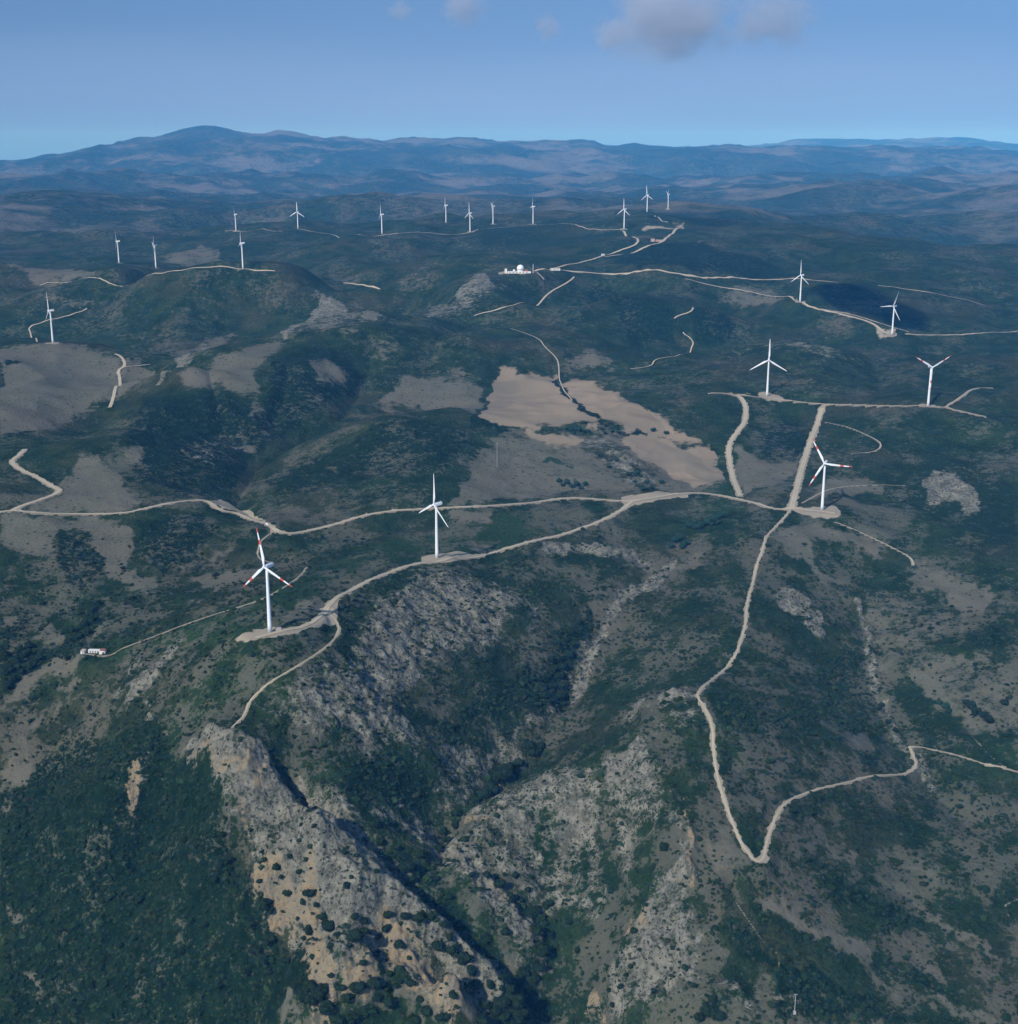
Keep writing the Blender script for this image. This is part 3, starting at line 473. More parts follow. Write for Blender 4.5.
color_attr(me, 'cover_a', [COV['bare'], COV['rock'], COV['field'], COV['forest']])
color_attr(me, 'cover_b', [COV['ochre'], COV['lush'], COV['dirt'], COV['thin']])

# ---------------------------------------------------------------- ground material
class N:
    """small node wiring helper"""
    def __init__(self, nt): self.nt = nt
    def n(self, t, **kw):
        x = self.nt.nodes.new(t)
        for k, v in kw.items(): setattr(x, k, v)
        return x
    def L(self, a, b): self.nt.links.new(a, b)
    def math(self, op, a, b=None, c=None):
        x = self.n('ShaderNodeMath', operation=op)
        for i, v in enumerate((a, b, c)):
            if v is None: continue
            if isinstance(v, (int, float)): x.inputs[i].default_value = v
            else: self.L(v, x.inputs[i])
        return x.outputs[0]
    def step(self, x, lo, hi):
        m = self.n('ShaderNodeMapRange', interpolation_type='SMOOTHSTEP'); self.L(x, m.inputs[0]); m.inputs[1].default_value = lo; m.inputs[2].default_value = hi; return m.outputs[0]
    def noise(self, vec, scale, detail=5, rough=0.6, out=0, dist=0.0):
        x = self.n('ShaderNodeTexNoise'); x.inputs['Scale'].default_value = scale; x.inputs['Detail'].default_value = detail; x.inputs['Roughness'].default_value = rough; x.inputs['Distortion'].default_value = dist
        self.L(vec, x.inputs['Vector']); return x.outputs[out]
    def vor(self, vec, scale, out=0, feature='F1'):
        x = self.n('ShaderNodeTexVoronoi', feature=feature); x.inputs['Scale'].default_value = scale; self.L(vec, x.inputs['Vector']); return x.outputs[out]
    def mix(self, f, a, b):
        m = self.n('ShaderNodeMix', data_type='RGBA')
        if isinstance(f, (int, float)): m.inputs[0].default_value = f
        else: self.L(f, m.inputs[0])
        for i, v in ((6, a), (7, b)):
            if isinstance(v, tuple): m.inputs[i].default_value = (*v, 1)
            else: self.L(v, m.inputs[i])
        return m.outputs[2]
def ground_material():
    m, nt, b = new_mat('ground'); g = N(nt)
    pos = g.n('ShaderNodeNewGeometry').outputs['Position']
    A = g.n('ShaderNodeAttribute', attribute_name='cover_a'); B = g.n('ShaderNodeAttribute', attribute_name='cover_b')
    sa = g.n('ShaderNodeSeparateColor'); g.L(A.outputs['Color'], sa.inputs[0]); sb = g.n('ShaderNodeSeparateColor'); g.L(B.outputs['Color'], sb.inputs[0])
    bare, rock, field, forest = sa.outputs[0], sa.outputs[1], sa.outputs[2], A.outputs['Alpha']
    ochre, lush, dirt, thin = sb.outputs[0], sb.outputs[1], sb.outputs[2], B.outputs['Alpha']
    n2 = g.noise(pos, 0.30, 3, .6); n8 = g.noise(pos, 0.085, 6, .74); n30 = g.noise(pos, 0.022, 6, .66); n150 = g.noise(pos, 0.0055, 5, .6); n900 = g.noise(pos, 0.0011, 5, .62)
    bush = g.vor(pos, 0.22); bushc = g.vor(pos, 0.22, 1); big = g.vor(pos, 0.09)
    # scrub: heath browns, grey greens and deep greens mixed in clumps
    scrub = g.mix(g.step(n30, .36, .64), (.009, .026, .008), (.023, .047, .015))
    scrub = g.mix(g.math('MULTIPLY', g.step(n150, .47, .66), .6), scrub, (.050, .050, .027))
    scrub = g.mix(g.math('MULTIPLY', g.step(n8, .50, .72), .5), scrub, (.046, .056, .026))
    scrub = g.mix(g.math('MULTIPLY', g.step(n2, .48, .62), .6), scrub, (.005, .012, .004))
    woods = g.mix(g.step(n8, .35, .65), (.004, .013, .005), (.010, .028, .010))
    woods = g.mix(g.math('MULTIPLY', g.step(g.math('ADD', g.math('MULTIPLY', n8, .5), g.math('MULTIPLY', n2, .5)), .53, .64), .6), woods, (.036, .050, .020))
    c = g.mix(g.step(g.math('ADD', forest, g.math('MULTIPLY', g.math('SUBTRACT', n30, .5), .9)), .35, .7), scrub, woods)
    lushc = g.mix(n30, (.013, .038, .013), (.026, .054, .018))
    c = g.mix(g.math('MULTIPLY', g.step(g.math('ADD', lush, g.math('MULTIPLY', g.math('SUBTRACT', n30, .5), .7)), .3, .75), .85), c, lushc)
    # dry grass and stony soil showing through in flecks
    soil = g.mix(n30, (.076, .078, .054), (.156, .150, .108)); soil = g.mix(g.step(n150, .4, .65), soil, (.124, .113, .082)); soil = g.mix(g.math('MULTIPLY', g.step(n2, .5, .75), .4), soil, (.062, .062, .044)); soil = g.mix(g.math('MULTIPLY', g.step(n8, .54, .70), .5), soil, (.058, .064, .040))
    mixn = g.math('ADD', g.math('MULTIPLY', n8, .65), g.math('MULTIPLY', n30, .35))
    thinn = g.math('ADD', g.math('ADD', g.math('MULTIPLY', n8, .50), g.math('MULTIPLY', n30, .16)), g.math('MULTIPLY', n2, .34))
    thinw = g.step(g.math('ADD', g.math('MULTIPLY', thin, .20), thinn), .572, .640)
    c = g.mix(g.math('MULTIPLY', thinw, .72), c, soil)
    n3k = g.noise(pos, 0.00042, 4, .6); far = g.step(g.math('ADD', g.math('MULTIPLY', n3k, .5), g.math('ADD', g.math('MULTIPLY', n900, .32), g.math('MULTIPLY', n150, .18))), .49, .57)
    sep = g.n('ShaderNodeSeparateXYZ'); g.L(pos, sep.inputs[0])
    c = g.mix(g.math('MULTIPLY', g.math('MULTIPLY', far, g.step(sep.outputs[1], 3800, 8000)), .62), c, (.17, .150, .125))
    barew = g.step(g.math('ADD', bare, g.math('MULTIPLY', g.math('SUBTRACT', mixn, .5), 2.4)), .38, .70)
    dots = g.step(g.math('ADD', bush, g.math('MULTIPLY', n30, .9)), .58, .72)                # single bushes left standing on the dry grass
    c = g.mix(g.math('MULTIPLY', barew, g.math('ADD', g.math('MULTIPLY', dots, .55), .42)), c, soil)
    bigc = g.n('ShaderNodeSeparateColor'); g.L(g.vor(pos, .09, 1), bigc.inputs[0])
    spot = g.math('MULTIPLY', g.math('SUBTRACT', 1, g.step(big, .14, .30)), g.step(bigc.outputs[0], .52, .60))
    c = g.mix(g.math('MULTIPLY', g.math('MULTIPLY', spot, barew), .8), c, (.016, .032, .012))                # round bushes on the open ground
    stone = g.mix(g.step(n8, .3, .7), (.088, .088, .068), (.255, .242, .188)); stone = g.mix(g.step(n2, .50, .66), stone, (.030, .036, .024))
    rockn = g.math('ADD', g.math('MULTIPLY', n2, .45), g.math('MULTIPLY', n8, .55))
    rockw = g.step(g.math('ADD', rock, g.math('MULTIPLY', g.math('SUBTRACT', g.math('ADD', g.math('MULTIPLY', rockn, .72), g.math('MULTIPLY', n30, .28)), .5), 4.2)), .50, .80)
    c = g.mix(g.math('MULTIPLY', rockw, .92), c, stone)
    och = g.mix(g.step(n8, .42, .66), (.21, .185, .13), (.275, .205, .11)); och = g.mix(g.step(n2, .52, .7), och, (.17, .13, .08))
    c = g.mix(g.step(g.math('ADD', ochre, g.math('MULTIPLY', g.math('SUBTRACT', rockn, .5), 2.8)), .42, .72), c, och)
    fld = g.mix(g.step(n150, .35, .65), (.185, .155, .110), (.285, .225, .155)); fld = g.mix(.6, fld, g.mix(g.vor(pos, .010, 1), (.135, .125, .09), (.32, .24, .155))); fld = g.mix(g.math('MULTIPLY', g.step(n8, .55, .75), .5), fld, (.14, .12, .088)); fld = g.mix(g.math('MULTIPLY', g.step(n30, .55, .7), .35), fld, (.13, .13, .085))
    c = g.mix(g.step(g.math('ADD', field, g.math('MULTIPLY', g.math('SUBTRACT', mixn, .5), 1.8)), .35, .72), c, fld)
    drt = g.mix(n8, (.25, .21, .15), (.38, .33, .245)); drt = g.mix(g.math('MULTIPLY', g.step(n2, .5, .7), .4), drt, (.17, .14, .10))
    c = g.mix(g.step(g.math('ADD', dirt, g.math('MULTIPLY', g.math('SUBTRACT', n8, .5), .9)), .4, .7), c, drt)
    g.L(c, b.inputs['Base Color'])
    open_ = g.math('MAXIMUM', g.math('MAXIMUM', dirt, field), g.math('MULTIPLY', bare, .6))
    hgt = g.math('ADD', g.math('MULTIPLY', n2, 2.2), g.math('MULTIPLY', n8, 4.5)); hgt = g.math('SUBTRACT', hgt, g.math('MULTIPLY', bush, 1.2))
    hgt = g.math('ADD', hgt, g.math('MULTIPLY', g.step(sep.outputs[1], 3000, 8000), g.math('ADD', g.math('MULTIPLY', n150, 60), g.math('MULTIPLY', n30, 14))))
    bp = g.n('ShaderNodeBump'); bp.inputs['Distance'].default_value = 1.0; g.L(hgt, bp.inputs['Height']); g.L(g.math('SUBTRACT', .75, g.math('MULTIPLY', open_, .6)), bp.inputs['Strength'])
    g.L(bp.outputs[0], b.inputs['Normal']); b.inputs['Roughness'].default_value = 0.95; b.inputs['Specular IOR Level'].default_value = 0.05
    return m
GROUND = ground_material(); me.materials.append(GROUND)
tag(link('terrain', me), kind='structure')

# ---------------------------------------------------------------- road strips
def road_material():
    m, nt, b = new_mat('gravel'); g = N(nt); pos = g.n('ShaderNodeNewGeometry').outputs['Position']
    ac = g.n('ShaderNodeAttribute', attribute_name='across').outputs['Fac']
    n2 = g.noise(pos, .5, 4); n30 = g.noise(pos, .05, 5)
    c = g.mix(n30, (.34, .285, .19), (.47, .40, .285)); c = g.mix(g.math('MULTIPLY', g.step(n2, .45, .7), .35), c, (.20, .165, .12))
    rut = g.step(g.math('ABSOLUTE', g.math('SUBTRACT', g.math('ABSOLUTE', ac), .45)), .08, .26)       # two pale wheel tracks
    c = g.mix(g.math('MULTIPLY', g.math('SUBTRACT', 1, rut), .45), c, (.52, .46, .37)); g.L(c, b.inputs['Base Color']); return m
ROADM = road_material()
for nm, wd, L, rr in road_lines:
    if wd < 1.7: continue                              # trodden paths are only worn ground
    d = np.gradient(L, axis=0); d /= np.hypot(d[:, 0], d[:, 1])[:, None] + 1e-9; nrm = np.c_[-d[:, 1], d[:, 0]]
    s = np.cumsum(np.r_[0, np.hypot(*np.diff(L, axis=0).T)]); ww = wd * (1 + (.22 if rr < 1900 else .1) * perlin(s / 22, s * 0 + rr, 91) + (.16 if rr < 1900 else .04) * perlin(s / 7, s * 0, 92)) * (.42 if rr < 3000 else .62)
    if nm == 'dirt_track': ww *= 0.8
    ks = np.array([-1, -.5, 0, .5, 1.]); edge = 1 + (.18 if rr < 1900 else .06) * perlin(np.outer(s / 5, np.ones(5)) + ks * 9, np.outer(s * 0 + 3.3, np.ones(5)), 93)
    PX = L[:, 0, None] + nrm[:, 0, None] * ks * ww[:, None] * edge; PY = L[:, 1, None] + nrm[:, 1, None] * ks * ww[:, None] * edge
    PZ = zat(PX, PY) + 0.10 + 0.0004 * np.hypot(PX, PY) + np.array([-.06, .02, .04, .02, -.06])
    n = len(L); V = np.stack([PX, PY, PZ], -1).reshape(-1, 3).tolist()
    F = [(i * 5 + k, i * 5 + k + 1, i * 5 + k + 6, i * 5 + k + 5) for i in range(n - 1) for k in range(4)]
    rm = bpy.data.meshes.new(nm); rm.from_pydata(V, [], F); rm.materials.append(ROADM); rm.polygons.foreach_set('use_smooth', [True] * len(F))
    a = rm.attributes.new('across', 'FLOAT', 'POINT'); a.data.foreach_set('value', np.tile(ks, n).astype(np.float32)); rm.update()
    if rm.polygons[0].normal.z < 0: rm.flip_normals()
    tag(link(nm, rm), kind='structure')
# ---------------------------------------------------------------- wind turbines (67 m towers, 39 m blades)
WHITE = simple_mat('white_paint', (.78, .79, .80), .45, .03, .3, .4); RED = simple_mat('red_paint', (.62, .085, .045), .45, .08, .5, .4)
GREYM = simple_mat('grey_metal', (.35, .36, .37), .5); DARKM = simple_mat('dark_opening', (.02, .022, .025), .6); CONC = simple_mat('concrete', (.38, .36, .33), .9, .15, 1.5)
def circle(r, z, n, cx=0, cy=0): return [(cx + r * math.cos(2 * math.pi * k / n), cy + r * math.sin(2 * math.pi * k / n), z) for k in range(n)]
HUB_H, BL = 67.0, 39.0
def blade_mesh(striped):
    mb = MB(); st = [0, .03, .08, .14, .2, .3, .42, .55, .551, .68, .681, .78, .87, .871, .94, .985, 1.0]; prev = None; rings = []
    for s in st:
        z = 1.2 + s * (BL - 1.2)
        ch = np.interp(s, [0, .06, .2, .5, .8, .95, 1], [1.9, 2.0, 3.5, 2.5, 1.6, 1.0, .25]); th = np.interp(s, [0, .06, .2, .5, 1], [1.9, 1.8, .95, .42, .07])
        tw = R(np.interp(s, [0, .2, 1], [16, 13, -1])); ring = []
        for k in range(10):
            a = 2 * math.pi * k / 10; x = ch * (.5 * math.cos(a) + np.interp(s, [0, .2, 1], [0, .18, .2])); y = th * .5 * math.sin(a) * (1 + .35 * math.cos(a))
            ring.append((x * math.cos(tw) - y * math.sin(tw), x * math.sin(tw) + y * math.cos(tw) - .5 * s * s, z))
        rings.append(ring)
    for i in range(len(rings) - 1):
        sm = (st[i] + st[i + 1]) / 2; red = striped and (.551 < sm < .68 or sm > .871)
        mb.rings([rings[i], rings[i + 1]], cap=(i == len(rings) - 2), mi=1 if red else 0)
    return mb.mesh('blade', [WHITE, RED], True)
BLADES = [blade_mesh(0), blade_mesh(1)]
tm = MB(); tm.rings([circle(np.interp(z, [0, HUB_H], [2.15, 1.25]), z, 20) for z in np.linspace(0, HUB_H - 2.0, 9)])
TOWER = tm.mesh('tower', WHITE, True)
TRIM = {}
x = MB(); x.rings([circle(2.6, -3.0, 20), circle(2.6, .25, 20)]); TRIM['foundation'] = x.mesh('foundation', CONC)
x = MB(); x.box((0, -2.13, 2.2), (1.0, .18, 2.2)).box((0, -2.7, .7), (1.5, 1.2, .15)); TRIM['door'] = x.mesh('door', GREYM)
for z in (22, 45): r_ = float(np.interp(z, [0, HUB_H], [2.15, 1.25])) + .05; x = MB(); x.rings([circle(r_, z - .15, 20), circle(r_, z + .15, 20)]); TRIM[z] = x.mesh('flange', WHITE)
x = MB()
def nrect(y, w_, h_, z0=0):
    c = .45; return [(sx * (w_ / 2 - (c if q else 0)), y, z0 + sz * (h_ / 2 - (0 if q else c))) for sx, sz, q in ((1, -1, 0), (1, 1, 0), (1, 1, 1), (-1, 1, 1), (-1, 1, 0), (-1, -1, 0), (-1, -1, 1), (1, -1, 1))]
x.rings([nrect(-2.0, 2.7, 2.9), nrect(-1.2, 3.4, 3.6), nrect(5.5, 3.5, 3.9, .1), nrect(7.6, 3.0, 3.2, .2), nrect(8.0, 2.2, 2.4, .3)]); NAC = x.mesh('nacelle', WHITE, False)
x = MB(); x.box((0, 6.4, 2.6), (2.4, .25, 1.1)); COOL = x.mesh('cooler', GREYM); x = MB(); x.tube((.6, 7.3, 1.7), (.6, 7.3, 3.2), .08); SENS = x.mesh('wind_sensor', GREYM)
x = MB()
x.rings([[(1.0 * a * math.cos(t), y, a * math.sin(t)) for t in (2 * math.pi * k / 14 for k in range(14))] for y, a in ((-2.1, 1.45), (-3.6, 1.5), (-4.7, 1.25), (-5.4, .75), (-5.7, .15))]); HUBM = x.mesh('hub', WHITE, True)
def turbine(p, yaw, phi, striped, label):
    root = bpy.data.objects.new('wind_turbine', None); COL.objects.link(root); root.location = p; root.rotation_euler = (0, 0, R(yaw))
    tag(root, label, 'wind turbine', 'wind turbines on the ridges')
    tw = link('tower', TOWER, root); link('foundation', TRIM['foundation'], root); link('door', TRIM['door'], tw); link('flange', TRIM[22], tw); link('flange', TRIM[45], tw)
    nc = link('nacelle', NAC, root, (0, 0, HUB_H)); link('cooler', COOL, nc); link('wind_sensor', SENS, nc)
    link('hub', HUBM, root, (0, 0, HUB_H))
    for k in range(3):
        b = link('blade', BLADES[striped], root, (0, -3.4, HUB_H)); b.rotation_euler = (0, R(phi + 120 * k), 0)
        if striped: b['label'] = 'white blade with red band and red tip'
for t, p in zip(TURB, tpos): turbine(p, t[2], t[3], t[4], t[5])

# transformer cabin at the foot of the nearest turbine
def along(p, dx, dy): return Vector((p.x + dx, p.y + dy, float(zat(p.x + dx, p.y + dy))))
r = bpy.data.objects.new('transformer_cabin', None); COL.objects.link(r); r.location = along(tpos[0], 7.5, 4.5); r.rotation_euler.z = R(20)
BEIGE = simple_mat('beige_render', (.50, .44, .35), .9, .1, 1.0)
tag(r, 'low beige cabin beside the tower foot of the nearest red striped turbine', 'cabin')
x = MB(); x.box((0, 0, 1.1), (5.0, 2.8, 2.6)); x.build('wall', BEIGE, r); x = MB(); x.box((0, 0, 2.5), (5.4, 3.2, .22)); x.build('roof', CONC, r); x = MB(); x.box((-.8, -1.42, 1.0), (1.2, .1, 2.0)); x.build('door', GREYM, r)

# white van on the left road
r = bpy.data.objects.new('parked_van', None); COL.objects.link(r); r.location = at(267.5, 525.3) + Vector((0, 0, .35)); r.rotation_euler.z = R(-38)
tag(r, 'small white van on the gravel road where the left track branches off', 'van')
x = MB(); prof = [(-2.4, .45), (2.5, .45), (2.5, 1.15), (1.75, 1.3), (1.15, 2.15), (-2.3, 2.15), (-2.4, 1.9)]
x.rings([[(a, y, z) for a, z in prof] for y in (-.95, .95)]); x.build('body', WHITE, r)
x = MB(); x.rings([[(1.82, y, 1.38), (1.28, y, 2.05), (1.22, y, 2.03), (1.76, y, 1.36)] for y in (-.8, .8)]).build('windscreen', DARKM, r)
for a in (-1.5, 1.6):
    for y in (-.9, .9):
        x = MB(); x.tube((0, -.12, 0), (0, .12, 0), .36, n=12); x.build('wheel', DARKM, r, (a, y, .36))

# white farmhouse and shed on the left slope
ROOF_R = simple_mat('red_tiles', (.20, .09, .08), .9, .2, 2.0); GREYO = simple_mat('shaded_opening', (.10, .10, .105), .8); PALE = simple_mat('white_wash', (.68, .67, .64), .85, .06, .6); TILE = simple_mat('worn_tiles', (.40, .33, .27), .9, .2, 2.0)
r = bpy.data.objects.new('farmhouse', None); COL.objects.link(r); r.location = HOUSE; r.rotation_euler.z = R(-3); r.scale = (.86, .86, .8)
tag(r, 'long low white house with dark openings and a red tiled right end', 'house')
x = MB(); x.box((-3.2, 1.6, 1.5), (15.0, 4.4, 4.6)); wl = x.build('wall', PALE, r)
x = MB(); x.box((-3.2, 1.6, 3.92), (15.5, 4.9, .25)); x.build('flat_roof', PALE, r)
for k in range(4):
    x = MB(); x.box((0, -.62, 1.7), (1.7, .14, 2.3)); x.build('opening', GREYO, wl, (-8.0 + k * 3.1, 0, 0))
x = MB(); x.box((7.6, 1.2, 1.6), (6.2, 5.6, 4.8)); x.build('wing_wall', PALE, r)
x = MB(); x.rings([[(a, y, z) for y, z in ((-2.1, 3.9), (1.2, 5.7), (4.5, 3.9), (4.5, 4.15), (1.2, 6.0), (-2.1, 4.15))] for a in (4.2, 11.1)]); x.build('tiled_roof', ROOF_R, r)
x = MB(); x.box((6.0, -3.2, .9), (4.0, 2.6, 2.8)); x.build('porch', PALE, r); x = MB(); x.box((9.3, -1.66, 1.5), (1.0, .14, 2.0)); x.build('door', DARKM, r)
r = bpy.data.objects.new('stone_shed', None); COL.objects.link(r); r.location = SHED; r.rotation_euler.z = R(-6)
tag(r, 'small shed with pale wall and beige roof left of the long white house', 'shed')
x = MB(); x.box((0, .6, 1.2), (4.0, 5.2, 3.6)); x.build('wall', PALE, r); x = MB(); x.rings([[(a, y, z) for y, z in ((-2.4, 2.9), (3.6, 3.7), (3.6, 3.95), (-2.4, 3.15))] for a in (-2.3, 2.3)]); x.build('roof', TILE, r)
x = MB(); x.box((.6, -2.04, 1.0), (1.0, .1, 2.0)); x.build('door', DARKM, r)

# radar station on its hill
def dome(mb, r_, zc, n=20, m=9, base=-.35):
    mb.rings([circle(r_ * math.cos(a), zc + r_ * math.sin(a), n) for a in np.linspace(math.asin(base), math.pi / 2 * .985, m)])
r = bpy.data.objects.new('radar_station', None); COL.objects.link(r); r.location = RADOME
tag(r, 'white radar dome on a low white building on the pale hilltop', 'radar station')
x = MB(); x.box((-3, -4, 1.5), (62, 12, 6.5)); x.build('wall', PALE, r)
x = MB(); dome(x, 9.6, 12.5); dm = x.build('radome', WHITE, r, smooth=True)
x = MB(); x.rings([circle(8.6, 4.0, 20), circle(8.6, 9.6, 20)]); x.build('drum', PALE, r)
x = MB(); dome(x, 3.4, 6.8, 14, 7); x.build('small_dome', WHITE, r, (-17, -5, 0), smooth=True)
x = MB(); x.box((-39, -2, 5), (6.5, 6.5, 13)); x.build('corner_tower', PALE, r)
x = MB(); x.box((15.5, -3, 6.5), (7, 7, 5)); x.build('red_hut', simple_mat('red_brown', (.36, .14, .11)), r)
for k in range(6):
    x = MB(); x.box((0, -10.05, 2.2), (3, .2, 2)); x.build('window', DARKM, r, (-28 + k * 9.0, 0, 0))
r = bpy.data.objects.new('lattice_mast', None); COL.objects.link(r); r.location = along(RADOME, 34, 2)
tag(r, 'thin pale mast at the right end of the white radar station', 'mast')
x = MB()
for a in range(3): x.tube((1.1 * math.cos(a * 2.1), 1.1 * math.sin(a * 2.1), -1), (.5 * math.cos(a * 2.1), .5 * math.sin(a * 2.1), 24), .28, .2, 5)
tag(x.build('leg', WHITE, r), kind='stuff'); x = MB()
for k in range(10): x.tube((1.0 * math.cos(k * 2.1), 1.0 * math.sin(k * 2.1), k * 2.4), (.9 * math.cos(k * 2.1 + 2.1), .9 * math.sin(k * 2.1 + 2.1), k * 2.4 + 2.4), .14, n=4)
tag(x.build('brace', WHITE, r), kind='stuff')
def block(name, label, p, rz, boxes, roofm, wallm, cat='building'):
    r = bpy.data.objects.new(name, None); COL.objects.link(r); r.location = p; r.rotation_euler.z = R(rz); tag(r, label, cat)
    for cx, cy, sx, sy, h in boxes:
        x = MB(); x.box((cx, cy, h / 2 - 1), (sx, sy, h + 2)); wl = x.build('wall', wallm, r); x = MB(); x.box((cx, cy, h + .2), (sx + .8, sy + .8, .4)); x.build('roof', roofm, r)
        for k in range(max(1, int(sx / 5))):
            x = MB(); x.box((cx - sx / 2 + 2.5 + k * 5 if sx > 6 else cx, cy - sy / 2 - .04, h * .55), (1.6, .16, 1.6)); x.build('window', DARKM, wl)
block('control_building', 'pair of small white service buildings on the road right of the radar station', ANNEX, 4, [(-7, 0, 11, 7, 6), (7, 1, 14, 7, 5)], PALE, PALE)
block('pump_house', 'tiny white hut where the quarry roads divide', at(603, 256), 20, [(0, 0, 8, 6, 6)], PALE, PALE, 'hut')
block('quarry_building', 'pinkish flat roofed building beside the road to the far quarry', QUARRY, -4, [(-4, 0, 12, 10, 8), (16, 3, 22, 9, 5)], TILE, simple_mat('pink_render', (.46, .34, .30), .9))

# slender measuring mast in the middle valley
r = bpy.data.objects.new('met_mast', None); COL.objects.link(r); r.location = at(497, 467)
tag(r, 'very thin grey measuring mast at the top of the bare field', 'mast')
for a in range(3):
    x = MB(); x.tube((.45 * math.cos(a * 2.094), .45 * math.sin(a * 2.094), -1), (.3 * math.cos(a * 2.094), .3 * math.sin(a * 2.094), 38), .11, .09, 5); x.build('leg', GREYM, r)
x = MB()
for k in range(24): x.tube((.42 * math.cos(k * 2.094), .42 * math.sin(k * 2.094), k * 1.6), (.42 * math.cos(k * 2.094 + 2.094), .42 * math.sin(k * 2.094 + 2.094), k * 1.6 + 1.6), .06, n=4)
tag(x.build('brace', GREYM, r), kind='stuff'); x = MB(); x.tube((-1.6, 0, 36.5), (1.6, 0, 36.5), .07, n=5).tube((-1.6, 0, 36.5), (-1.6, 0, 37.5), .09, n=5).tube((1.6, 0, 36.5), (1.6, 0, 37.5), .09, n=5); x.build('sensor_arm', GREYM, r)
# pole by the lower rocks
r = bpy.data.objects.new('utility_pole', None); COL.objects.link(r); r.location = at(794.5, 1013)
tag(r, 'pale concrete pole with square base block on the rocks at the lower edge', 'pole')
x = MB(); x.box((0, 0, .4), (2.0, 2.0, 2.2)); x.build('base', CONC, r); x = MB(); x.tube((0, 0, 1.6), (0, 0, 16.4), .3, .2, 10); x.build('shaft', CONC, r)
x = MB(); x.box((0, 0, 16.2), (2.6, .2, .22)); ca_ = x.build('crossarm', GREYM, r)
for k in (-1.1, 0, 1.1):
    x = MB(); x.tube((k, 0, 16.3), (k, 0, 16.8), .12, .07, 6); x.build('insulator', WHITE, ca_)
# ---------------------------------------------------------------- trees that can be told apart
def leaf_material(name, a, bcol):
    m, nt, b = new_mat(name); g = N(nt); pos = g.n('ShaderNodeNewGeometry').outputs['Position']
    oi = g.n('ShaderNodeObjectInfo').outputs['Random']; n = g.noise(pos, 0.9, 3)
    c = g.mix(g.step(n, .35, .65), a, bcol); c = g.mix(g.math('MULTIPLY', oi, .45), c, tuple(v * .55 for v in a)); g.L(c, b.inputs['Base Color']); b.inputs['Roughness'].default_value = .8; return m
LEAF = leaf_material('oak_leaves', (.006, .018, .005), (.014, .032, .009)); LEAF2 = leaf_material('valley_leaves', (.010, .036, .024), (.022, .058, .034)); BARK = simple_mat('bark', (.085, .065, .05), .95, .25, 2)
def crown_mesh(seed, lobes, leaves):
    """unit crown: lumps of foliage with leaf clumps standing out of them"""
    q = random.Random(seed); v = []; f = []
    cs = [(0, 0, .42, .36)] + [(math.cos(a) * q.uniform(.16, .34), math.sin(a) * q.uniform(.16, .34), q.uniform(.26, .58), q.uniform(.17, .28)) for a in [q.uniform(0, 6.3) for _ in range(lobes)]]
    for cx, cy, cz, rad in cs:
        k = len(v); nseg, nring = 9, 5; ph = q.uniform(0, 6)
        v.append((cx, cy, cz + rad))
        for i in range(1, nring):
            t = math.pi * i / nring
            for j in range(nseg):
                a = 2 * math.pi * j / nseg + ph; rr = rad * q.uniform(.74, 1.14); v.append((cx + rr * math.sin(t) * math.cos(a), cy + rr * math.sin(t) * math.sin(a), cz + rr * math.cos(t) * .92))
        v.append((cx, cy, cz - rad * .9)); last = len(v) - 1
        for j in range(nseg): f.append((k, k + 1 + j, k + 1 + (j + 1) % nseg)); f.append((last, last - nseg + (j + 1) % nseg, last - nseg + j))
        for i in range(nring - 2):
            for j in range(nseg): a, b = k + 1 + i * nseg + j, k + 1 + i * nseg + (j + 1) % nseg; f.append((a, a + nseg, b + nseg, b))
    for _ in range(leaves):
        cx, cy, cz, rad = q.choice(cs); d = Vector((q.gauss(0, 1), q.gauss(0, 1), q.gauss(.35, 1))).normalized(); c = Vector((cx, cy, cz)) + d * rad * q.uniform(.85, 1.25)
        a = Vector((q.gauss(0, 1), q.gauss(0, 1), q.gauss(0, 1))).normalized(); b = a.cross(d).normalized() * q.uniform(.03, .07); a = a * q.uniform(.03, .07); k = len(v)
        v += [tuple(c - a - b), tuple(c + a - b * .6), tuple(c + a * .7 + b), tuple(c - a * .8 + b)]; f.append((k, k + 1, k + 2, k + 3))
    return v, f
CROWNS, TRUNKS = {}, []
for mname, mat in (('oak', LEAF), ('valley', LEAF2)):
    CROWNS[mname] = []
    for sd in range(5):
        v, f = crown_mesh(sd + 10, 5 + sd % 3, 130); cm = bpy.data.meshes.new('crown'); cm.from_pydata(v, [], f); cm.materials.append(mat); cm.update(); CROWNS[mname].append(cm)
for sd in range(2):
    q = random.Random(sd); x = MB(); x.tube((0, 0, -.25), (0.01, 0, .2), .045, .03, 7)
    for k in range(4): a = k * 1.6 + sd; x.tube((0, 0, .14 + .02 * k), (.2 * math.cos(a), .2 * math.sin(a), .38), .02, .01, 5)
    TRUNKS.append(x.mesh('trunk', BARK))
def tree(px, py, size_px, kind, name, label, group, squash=.85):
    p = at(px, py + size_px * .3); d = (p - Vector((0, 0, CAM_Z))).length; s = size_px * d / FPX * 1.12
    r = bpy.data.objects.new(name, None); COL.objects.link(r); r.location = p; r.rotation_euler.z = rng.uniform(0, 6.28); r.scale = (s, s * rng.uniform(.85, 1.1), s * squash)
    tag(r, label, 'tree', group); link('crown', rng.choice(CROWNS[kind]), r); link('trunk', rng.choice(TRUNKS), r)
